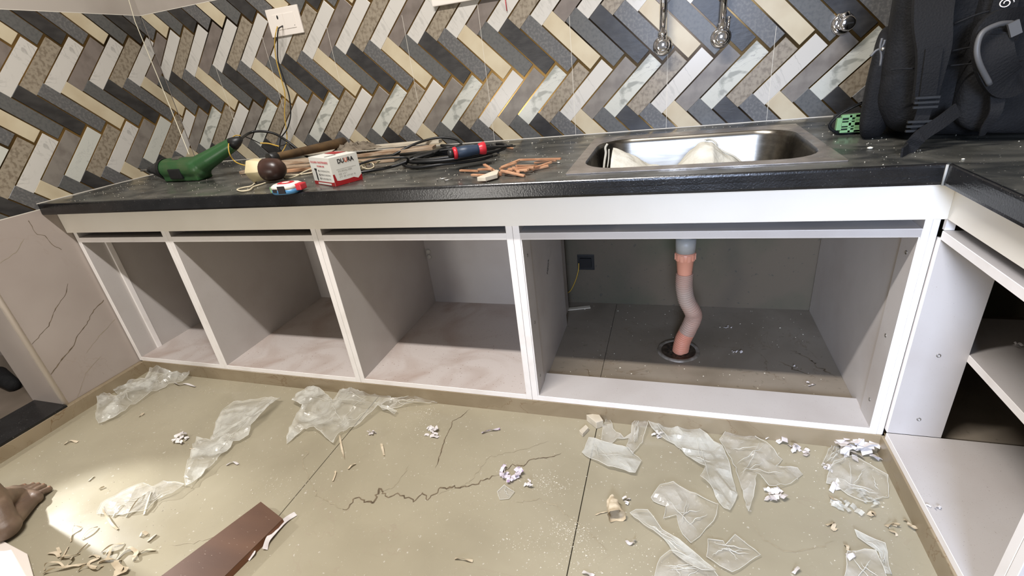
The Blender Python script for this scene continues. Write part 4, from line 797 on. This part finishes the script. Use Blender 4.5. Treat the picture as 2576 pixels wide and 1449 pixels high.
film('flat clear plastic bag with a bright crumpled middle, left of the right-hand pile', c1_([(85, 415), (145, 290), (330, 335), (480, 370), (590, 490), (530, 605), (300, 550), (150, 470)]), 'film2', .016, seed=1)
film('looped clear plastic strip leaning against the plinth below the sink cabinet', c1_([(255, 230), (300, 100), (345, 215), (440, 290), (500, 260), (510, 200), (560, 130), (610, 90), (640, 200), (590, 330), (510, 430), (455, 370), (480, 290), (380, 300), (340, 330), (245, 320)]), 'film', .03, seed=2)
film('largest milky plastic sheet sweeping down from the plinth', c1_([(640, 150), (750, 170), (880, 160), (1000, 120), (1050, 200), (1200, 330), (1270, 370), (1330, 520), (1395, 790), (1330, 920), (1245, 850), (1170, 720), (1080, 650), (1130, 560), (1000, 470), (860, 340), (740, 300), (670, 250)]), 'film2', .03, seed=3, lift=.004)
film('clear plastic sheet with peaked fold right of the largest sheet', [(1810, 1112), (1840, 1076), (1865, 1078), (1925, 1122), (1967, 1158), (1950, 1180), (2005, 1180), (2018, 1196), (1990, 1222), (1932, 1238), (1900, 1200), (1895, 1260), (1880, 1300), (1850, 1180)], 'film', .03, seed=4)
film('crumpled clear plastic bag below the largest sheet', c1_([(667, 800), (750, 700), (850, 675), (950, 740), (1100, 790), (1245, 860), (1200, 1005), (1010, 1180), (940, 1110), (880, 950), (770, 975), (790, 870), (690, 830)]), 'film', .022, seed=5)
film('long narrow folded plastic strip pointing to the lower right', c1_([(485, 950), (540, 920), (640, 925), (760, 1090), (900, 1170), (1210, 1449), (1100, 1460), (900, 1330), (780, 1160)]), 'film2', .016, seed=6, lift=.004)
film('square clear plastic scrap right of the long folded strip', c1_([(1140, 1300), (1155, 1150), (1285, 1155), (1300, 1200), (1380, 1110), (1600, 1290), (1360, 1440), (1250, 1390)]), 'film', .014, seed=7)
film('clear plastic sheet cut off by the bottom edge under the long strip', c1_([(700, 1500), (740, 1320), (830, 1260), (1000, 1330), (1200, 1440), (1300, 1560), (800, 1580)]), 'film', .014, seed=8)
film('clear plastic sheet in the right corner below the shredded paper', c2_([(760, 500), (830, 400), (990, 350), (1190, 490), (1310, 540), (1320, 720), (1100, 780), (930, 700), (830, 620), (740, 590)]), 'film', .02, seed=9)
film('small peaked plastic piece against the plinth left of the shredded paper', c2_([(690, 430), (800, 200), (835, 180), (900, 200), (930, 330), (850, 420), (760, 440)]), 'film', .03, seed=10)
film('narrow plastic strip curling at the lower right', c2_([(1000, 1040), (1120, 1100), (1290, 1160), (1310, 1240), (1340, 1449), (1280, 1449), (1230, 1230), (1030, 1110)]), 'film2', .018, seed=11)
film('clear plastic sheet at the bottom right beside the curling strip', c2_([(930, 1250), (1100, 1220), (1200, 1240), (1300, 1449), (1350, 1600), (900, 1600)]), 'film', .014, seed=12)
film('small flat clear plastic square in the middle of the floor', [(1252, 1240), (1268, 1223), (1296, 1240), (1280, 1256), (1258, 1258)], 'film', .004, seed=13)
film('crumpled plastic film in the left corner against the skirting', c4_([(90, 560), (130, 360), (200, 370), (320, 380), (260, 330), (230, 260), (310, 240), (420, 220), (530, 200), (600, 140), (780, 140), (900, 100), (950, 100), (945, 200), (830, 240), (680, 290), (560, 360), (440, 440), (290, 550), (120, 620)]), 'film2', .035, seed=14, lift=.004, freq=12)
film('long wedge of plastic film lying on the left half of the floor', c4_([(1350, 430), (1600, 395), (1780, 405), (1620, 590), (1520, 660), (1480, 730), (1350, 800), (1240, 910), (1130, 1020), (960, 1170), (905, 1190), (930, 1000), (1010, 755), (1130, 770), (1200, 600), (1290, 465)]), 'film2', .03, seed=15, lift=.006)
film('thin plastic film trailing from the long wedge towards the bare foot', c4_([(905, 1190), (800, 1150), (700, 1135), (600, 1190), (520, 1160), (330, 1230), (130, 1340), (100, 1440), (330, 1440), (560, 1400), (640, 1310), (800, 1270)]), 'film', .018, seed=16)
film('crumpled heap of plastic film against the plinth near the middle', c3_([(190, 350), (270, 190), (430, 150), (560, 190), (700, 330), (790, 190), (840, 140), (940, 170), (1040, 230), (1230, 180), (1340, 250), (1420, 260), (1440, 340), (1320, 420), (1500, 460), (1470, 500), (1280, 430), (1040, 620), (800, 720), (700, 860), (480, 690), (330, 680), (120, 850), (110, 760), (250, 580), (340, 440)]), 'film2', .035, seed=17, lift=.003)
film('twisted plastic tail at the right end of the middle heap', c3_([(1300, 400), (1340, 300), (1500, 280), (1800, 290), (1990, 250), (2000, 330), (1800, 360), (1500, 390), (1320, 420)]), 'film', .03, seed=18)
# wood blocks, plank, sheet
def block(pts, h, nm, label, m, cat, z=0.0005, bevel=.001): return tag(MB().prism([on(u, v, 'z', z) for u, v in pts], (0, 0, h)).build(nm, M[m], None, bevel=bevel, seg=1), label, cat)
block(c1_([(120, 130), (205, 200), (265, 180), (225, 120)]), .022, 'wood_block', 'larger pale wooden block by the plinth left of the plastic bag', 'palewood', 'block')
block(c1_([(58, 240), (88, 270), (140, 215), (115, 190)]), .012, 'wood_block', 'smaller pale wooden block in front of the larger one', 'palewood', 'block')
pk = thing('wood_plank', 'dark brown wooden plank lying on the floor at the bottom edge', 'plank', (.95, -1.1, 0))
pp = [on(u, v, 'z', .018) for u, v in ((656, 1262), (711, 1305))]
q0 = on(405, 1449, 'z', .018); q1 = on(565, 1449, 'z', .018); e0 = pp[0] + (q0 - pp[0]) * 1.5; e1 = pp[1] + (q1 - pp[1]) * 1.5
MB().prism([p - V(0, 0, .0012) for p in (pp[0], pp[1], e1, e0)][::-1], (0, 0, .0012)).build('board_face', M['brownwood'], pk)
MB().prism([V(p.x, p.y, .0008) for p in (pp[0], pp[1], e1, e0)], (0, 0, .0158)).build('board_core', M['plankedge'], pk)
sh_ = [on(u, v, 'z', .004) for u, v in ((-60, 1330), (8, 1362), (70, 1395), (85, 1449), (100, 1560), (-260, 1500))]
tag(MB().prism(sh_, (0, 0, .003)).build('white_board', M['whitetile'], None, bevel=.0006, seg=1), 'cream white board edge showing at the bottom left under the heel', 'board')
# shavings (curled strips)
def curl(pts, wd, label, m='shaving', grp=None, nm='wood_shaving', h=.012, seed=0, z=0):
    r = random.Random(seed); P = catmull([on(u, v, 'z', z) + V(0, 0, .0015 + h * r.random() * (0 < i < len(pts) - 1)) for i, (u, v) in enumerate(pts)], 6); vs_ = []
    for i, p in enumerate(P):
        t_ = (P[min(i + 1, len(P) - 1)] - P[max(i - 1, 0)]).normalized(); a = noise.noise(V(i * .12, seed, 0)) * 1.6 + .5; sd = (t_.cross(V(0, 0, 1)).normalized() * math.cos(a) + V(0, 0, 1) * abs(math.sin(a))); vs_ += [p + sd * wd / 2 + V(0, 0, wd * .3 * abs(math.sin(a))), p - sd * wd / 2 + V(0, 0, wd * .5 * abs(math.sin(a)))]
    for v in vs_: v.z = max(v.z, z + .0006)
    n = len(P); mb = MB().add(vs_ + [v + V(0, 0, .0005) for v in vs_], [(2 * i, 2 * i + 1, 2 * i + 3, 2 * i + 2) for i in range(n - 1)] + [(2 * n + 2 * i, 2 * n + 2 * i + 2, 2 * n + 2 * i + 3, 2 * n + 2 * i + 1) for i in range(n - 1)], True)
    tag(mb.build(nm, M[m]), label, 'shaving', grp)
G = 'shavings tangled in front of the foot'
LBS = ['straight pale shaving along the lower edge of the tangle', 'oval shaving loop at the lower left of the tangle', 'bent shaving at the left middle of the tangle', 'short thick shaving rising above the oval loop', 'S-shaped shaving in the middle of the tangle', 'straight shaving running along the bright patch edge', 'hooked shaving right of the S-shaped one', 'broad shaving arching at the right end of the tangle', 'widest curled shaving at the bottom right of the tangle', 'stubby shaving at the far left of the tangle',
 'tiny upright shaving at the far left of the tangle', 'slender shaving slanting up from the left of the tangle', 'slender shaving slanting up from the middle of the tangle', 'flat shaving at the bottom middle of the tangle', 'flat shaving crossing the right half of the tangle', 'fine curved shaving inside the bright patch', 'long curved fibre at the left tip of the trailing film', 'short fibre lying across the trailing film', 'long straight fibre beside the trailing film', 'second straight fibre right of the trailing film', 'faint fibre in the middle of the bright patch']
for i, (p, wd) in enumerate([([(540, 1430), (700, 1400), (900, 1350), (1060, 1310)], .007), ([(545, 1390), (600, 1340), (740, 1320), (790, 1350)], .004), ([(740, 1240), (830, 1250), (930, 1210), (980, 1180)], .006), ([(820, 1340), (900, 1270), (870, 1230)], .007),
                ([(1090, 1220), (1160, 1210), (1220, 1250), (1120, 1290), (1090, 1330), (1180, 1390), (1260, 1330)], .006), ([(1240, 1170), (1400, 1110), (1520, 1060)], .006), ([(1290, 1200), (1380, 1140), (1330, 1260), (1200, 1300)], .005),
                ([(1430, 1260), (1520, 1170), (1600, 1140), (1670, 1170), (1660, 1240), (1620, 1265)], .009), ([(1450, 1270), (1440, 1340), (1490, 1390), (1560, 1410), (1400, 1449)], .014), ([(600, 1180), (700, 1190), (730, 1230)], .008), ([(710, 1110), (740, 1180)], .006), ([(750, 1260), (840, 1100)], .005), ([(940, 1190), (1080, 1060)], .005),
                ([(960, 1400), (1070, 1360), (1180, 1350)], .006), ([(1220, 1290), (1330, 1280), (1420, 1270)], .008), ([(870, 1040), (880, 950), (930, 880), (1000, 860)], .004), ([(1250, 600), (1300, 720), (1380, 840), (1440, 890)], .005), ([(1380, 740), (1480, 640), (1540, 610)], .005), ([(1540, 740), (1700, 560), (1820, 420)], .005), ([(1760, 710), (1830, 560), (1850, 430)], .006), ([(1000, 1010), (1100, 920), (1200, 860)], .004)]):
    curl(c5_(p), wd, LBS[i], grp=G, seed=i)
for i, (p, wd, lb) in enumerate([([(1690, 1190), (1800, 1150), (1900, 1150)], .007, 'wavy shaving trailing right of the shaving tangle'), ([(1710, 980), (1760, 940), (1800, 950)], .008, 'small curl between the tangle and the brown plank, left of two'), ([(1800, 1040), (1850, 1000), (1910, 950)], .008, 'small curl between the tangle and the brown plank, right of two'), ([(1080, 300), (1150, 240)], .005, 'thin sliver on the bright floor above the toes'), ([(1210, 400), (1280, 370)], .006, 'short sliver on the bright floor right of the toes')]): curl(c5_(p), wd, lb, seed=50 + i)
for i, (p, wd, lb, m) in enumerate([([(745, 1295), (720, 1315), (700, 1335), (680, 1362), (668, 1385)], .012, 'white paper strip lying beside the end of the brown plank', 'paper'), ([(612, 1378), (640, 1372), (668, 1362)], .012, 'white shaving across the edge of the brown plank', 'paper'), ([(600, 1425), (612, 1400), (628, 1385), (640, 1395), (625, 1410)], .010, 'curled white shavings on the lower edge of the brown plank', 'paper'),
                                ([(855, 1097), (861, 1130), (868, 1158)], .005, 'dark-tipped twig standing out of the middle film heap', 'shaving'), ([(960, 1118), (963, 1130), (967, 1148)], .006, 'pale flat sliver right of the middle film heap', 'shaving'), ([(876, 1182), (885, 1175), (895, 1168)], .006, 'small curled sliver below the twig', 'shaving'), ([(838, 1212), (845, 1192), (843, 1188)], .005, 'L-shaped sliver left of the long vein', 'shaving'),
                                ([(1212, 1091), (1235, 1086), (1258, 1080)], .010, 'printed paper strip near the plinth right of the middle heap', 'printed'), ([(1498, 1297), (1515, 1292), (1533, 1289)], .003, 'thin stick beside the crumpled paper', 'shaving'), ([(1145, 1407), (1170, 1412), (1190, 1413)], .006, 'flat sliver near the bottom edge in the middle', 'shaving'), ([(1575, 1362), (1585, 1370), (1596, 1368), (1598, 1361)], .007, 'small white shaving below the crumpled paper', 'paper'),
                                ([(1466, 1441), (1480, 1447), (1495, 1452)], .010, 'white shaving at the bottom edge right of the floor joint', 'paper'), ([(162, 1120), (178, 1112), (196, 1113)], .008, 'pale shaving at the foot of the left skirting', 'shaving'), ([(350, 1050), (362, 1042), (356, 1048)], .006, 'thin sliver below the left corner film', 'shaving'), ([(478, 1130), (490, 1131), (492, 1131)], .004, 'tiny sliver left of the long film wedge', 'shaving'),
                                ([(570, 1172), (588, 1166), (600, 1170)], .007, 'small white shavings right of the long film wedge', 'paper'), ([(440, 965), (452, 972), (470, 968), (492, 975)], .008, 'white curls at the end of the left corner film', 'paper'), ([(2108, 1235), (2100, 1222), (2090, 1240)], .010, 'white paper curl on the right floor above the pale green scrap', 'paper'), ([(2088, 1250), (2094, 1262), (2110, 1261)], .009, 'pale curl below the white paper curl on the right', 'shaving'),
                                ([(2078, 1324), (2098, 1320), (2094, 1334), (2104, 1332)], .007, 'ring-shaped shaving on the right floor', 'shaving'), ([(2228, 1327), (2245, 1322), (2258, 1330), (2245, 1320)], .009, 'looped shavings near the right plinth', 'shaving'), ([(2272, 1310), (2284, 1318), (2290, 1330), (2308, 1335), (2302, 1318)], .009, 'curled shaving touching the right plinth', 'shaving'), ([(2236, 1336), (2250, 1345), (2256, 1350)], .006, 'short shaving below the looped ones', 'shaving'),
                                ([(2185, 1300), (2195, 1294), (2200, 1302)], .010, 'crumpled pale curl in the right floor area', 'shaving'), ([(2125, 1372), (2130, 1380), (2132, 1388)], .006, 'narrow paper sliver at the lower right', 'shaving'), ([(2130, 1400), (2140, 1398), (2146, 1404), (2132, 1406)], .010, 'pale green tinted scrap at the lower right', 'paper'), ([(1995, 1445), (2005, 1438), (2000, 1432)], .008, 'little crumpled scrap at the bottom edge on the right', 'paper'), ([(2330, 1279), (2345, 1282), (2355, 1288)], .006, 'x', 'paper')][:-1]):
    curl(p, wd, lb, m=m, nm='shaving', h=.006, seed=80 + i)
def scrap(u, v, r, label, m='paper', n=14, h=.012, seed=0, z=0, cat='paper scrap', nm='paper_scrap', grp=None):
    rr = random.Random(seed); c = on(u, v, 'z', z); mb = MB()
    for k in range(n):
        p = c + V(rr.uniform(-r, r), rr.uniform(-r * .7, r * .7), .001 + rr.random() * h); d = V(rr.uniform(-1, 1), rr.uniform(-1, 1), rr.uniform(-.25, .5)).normalized(); s_ = d.cross(V(rr.uniform(-.6, .6), rr.uniform(-.6, .6), 1)).normalized(); a, b = r * rr.uniform(.2, .45), r * rr.uniform(.12, .3)
        bend = V(0, 0, a * .3); vs_ = [p - d * a - s_ * b, p - s_ * b + bend, p + d * a - s_ * b, p + d * a + s_ * b, p + s_ * b + bend, p - d * a + s_ * b]
        for q_ in vs_: q_.z = max(q_.z, z + .0006)
        mb.add(vs_, [(0, 1, 4, 5), (1, 2, 3, 4)])
    return tag(mb.build(nm, M[m]), label, cat, grp)
for a in [(455, 1107, .022, 'flat white paper scrap on the left floor'), (1088, 1090, .020, 'torn white paper scrap right of the middle heap'), (937, 1093, .010, 'small white paper crumple between the middle heap and the torn scrap'), (1285, 1198, .026, 'purple printed paper scrap beside the long vein', 'printed'), (1332, 1222, .010, 'small white scrap right of the purple printed one'), (1952, 1247, .022, 'white folded paper scrap at the tip of the clear sheet'), (1940, 1098, .030, 'heap of torn white paper by the plinth below the sink cabinet'), (2010, 1135, .018, 'crumpled silvery scrap right of the pleated paper'), (2150, 1135, .038, 'heap of shredded white paper in the right corner by the plinth', 'paper', 34, .03), (2084, 1182, .010, 'small white scrap left of the right corner sheet'), (1655, 1097, .012, 'white paper flake beside the largest plastic sheet'), (1786, 1078, .012, 'crumb cluster against the plinth beside the largest sheet'), (1545, 1278, .0, '')]:
    if a[2] == 0: continue
    scrap(a[0], a[1], a[2], a[3], *(a[4:]), seed=int(a[0]))
for u, v, r, lb in ((2128, 1275, .022, 'pale green crumpled wrapper on the right floor, upper left of three'), (2160, 1245, .020, 'pale green crumpled wrapper on the right floor, topmost of three'), (2190, 1265, .018, 'pale green crumpled wrapper on the right floor, rightmost of three')): scrap(u, v, r, lb, 'film2', 12, .008, seed=int(u), nm='wrapper', cat='wrapper')
# pleated paper curl
mb = MB(); c = on(1972, 1100, 'z', 0) + V(.0, 0, .006); vs_ = []
for k in range(37):
    a = math.radians(-20 + 220 * k / 36); r1, r2 = .012, .034; zz = .004 * (k % 2)
    vs_ += [c + V(r1 * math.cos(a), r1 * math.sin(a), .012 + zz), c + V(r2 * math.cos(a), r2 * .8 * math.sin(a), .002 + zz + .014 * math.sin(a) ** 2)]
mb.add(vs_, [(2 * i, 2 * i + 1, 2 * i + 3, 2 * i + 2) for i in range(36)]); tag(mb.build('pleated_paper', M['paper']), 'white pleated paper fan by the plinth below the sink cabinet', 'paper scrap')
# crumpled paper roll
a = on(1537, 1252, 'z', .012); b = on(1552, 1300, 'z', .014); P = catmull([a, a.lerp(b, .5), b], 6); mb = MB(); mb.tube(P, [.008 + .012 * i / len(P) + .004 * noise.noise(V(i, 0, 0)) for i in range(len(P))], 14, False)
for v in mb.v: v += V(noise.noise(v * 90), noise.noise(v * 90 + V(3, 0, 0)), noise.noise(v * 90 + V(0, 5, 0))) * .006; v.z = max(v.z, .0008)
tag(mb.build('crumpled_paper', M['shaving']), 'crumpled roll of pale paper right of the floor joint', 'paper scrap')
scrap(1567, 1262, .012, 'little scrap leaning on the crumpled paper roll', 'paper', 5, .01, seed=5)
# crumbs inside sink bay / right cabinet
for u, v, r, z, lb in ((1831, 825, .010, HP, 'white paper crumb on the sink cabinet floor behind the other crumbs'), (1852, 888, .013, HP, 'white paper crumbs right of the floor drain'), (2003, 925, .007, HP, 'small crumb in the middle right of the sink cabinet floor'), (2042, 970, .010, HP, 'white crumb near the front right of the sink cabinet floor'), (2561, 872, .012, .2785, 'white shaving lying on the right cabinet shelf'), (2352, 1280, .010, HP + TP, 'small white ring of shaving on the right cabinet floor')):
    scrap(u, v, r, lb, 'paper', 6, .006, seed=int(u), z=z, nm='paper_crumb', cat='crumb')
rnd = random.Random(5); mb = MB()
def speckle(x, y, r, z=0): p = V(x, y, z + r * .3); mb.add([p + V(r, 0, 0), p + V(-r * .6, r, 0), p + V(-r * .7, -r, 0), p + V(0, 0, r * .7)], [(0, 1, 3), (1, 2, 3), (2, 0, 3)])
for i in range(2600): speckle(rnd.uniform(.1, 2.35), rnd.uniform(-1.35, -.56), abs(rnd.gauss(0, 1)) * .0006 + .0003)
for u, v, s_, n_ in ((1430, 1340, .03, 260), (1385, 1215, .03, 160), (1080, 1040, .03, 120), (1310, 1360, .03, 90), (1450, 1410, .05, 140), (700, 1225, .05, 120), (1050, 1080, .05, 100), (1640, 1420, .06, 150), (1230, 1240, .1, 120), (2200, 1200, .1, 120)):
    c = on(u, v, 'z', 0)
    for k in range(n_): speckle(c.x + rnd.gauss(0, s_), c.y + rnd.gauss(0, s_ * .6), abs(rnd.gauss(0, 1)) * .0008 + .0003)
mb.v = [v for v in mb.v]
tag(mb.build('plaster_dust', M['dust']), 'fine plaster dust and crumbs scattered over the marble floor', 'dust', None, 'stuff')
mb = MB()
for i in range(160): speckle(rnd.uniform(1.58, 2.33), rnd.uniform(-.43, .03), abs(rnd.gauss(0, 1)) * .0010 + .0005, HP)
tag(mb.build('sawdust', M['dust']), 'pale dust specks on the floor inside the sink cabinet', 'dust', None, 'stuff')
# dark object beyond the doorway
tag(MB().tube([on(1270, -8, 'y', -.004), on(1275, 28, 'y', -.004)], .0012, 6).build('red_wire', M['red']), 'short red wire end hanging below the switch box', 'cable')
tag(MB().caps(V(-.47, -.74, .075), V(-.33, -.77, .065), .03, .022).build('dark_bundle', M['bag']), 'dark bundle on the floor beyond the doorway', 'bundle')

# ------------------------------------------------------------------ bare foot and shin of a person
pe = thing('person', 'person standing at the left edge, only a bare right foot and shin in view', 'person', (.36, -1.17, 0))
m = MB()
an = V(.335, -1.165, .082); heel = V(.383, -1.190, .030)
m.caps(an, V(.318, -1.185, .26), .032, .040, 20); m.caps(V(.318, -1.185, .26), V(.305, -1.20, .40), .042, .050, 20)
m.caps(an, heel + V(-.008, .005, .012), .031, .030, 18); m.ball(heel, (.034, .034, .029), 18)
m.caps(an + V(-.006, .012, -.012), V(.300, -1.118, .040), .030, .022, 18); m.caps(heel, V(.335, -1.112, .018), .026, .017, 18)
m.caps(an + V(-.01, .01, -.02), V(.262, -1.108, .026), .028, .022, 18); m.caps(V(.262, -1.108, .024), V(.335, -1.100, .018), .022, .016, 18)
m.caps(V(.296, -1.135, .034), V(.300, -1.105, .022), .024, .020, 16); m.caps(V(.318, -1.135, .032), V(.318, -1.105, .019), .024, .018, 16); m.caps(an + V(-.008, .012, -.016), V(.285, -1.12, .030), .027, .022, 16)
m.caps(V(.300, -1.148, .048), V(.283, -1.118, .028), .029, .023, 16); m.ball(V(.300, -1.145, .030), (.034, .030, .030), 16)
m.ball(an + V(-.026, .004, .004), .016, 12); m.ball(an + V(.024, .004, -.004), .015, 12)
tips = [((62, 1229), .0135, .0135), ((86, 1221), .0095, .010), ((99, 1220), .009, .0095), ((112, 1222), .0088, .009), ((127, 1228), .0085, .0085)]
roots = [V(.258, -1.108, .022), V(.281, -1.105, .021), V(.299, -1.104, .019), V(.316, -1.103, .017), V(.333, -1.104, .015)]
nails = MB()
for (uv, r, zz), rt in zip(tips, roots):
    tp = on(uv[0], uv[1], 'z', zz); tp = rt + (tp - rt) * .9; mid_ = rt.lerp(tp, .55) + V(0, 0, .006)
    m.caps(rt, mid_, r * 1.15, r * .9, 12); m.caps(mid_, tp, r * .9, r, 12); d_ = (tp - rt).normalized(); nails.ball(tp + V(0, 0, r * .72) + d_ * r * .2, (r * .62, r * .62, r * .30), 10)
for v in m.v: v.z = max(v.z, .002)
m.build('body', M['skin'], pe, remesh=.0026, smooth_it=3); nails.build('toe_nails', M['nail'], pe)

# tidy helper properties
for o in bpy.data.objects:
    if '_o' in o: del o['_o']
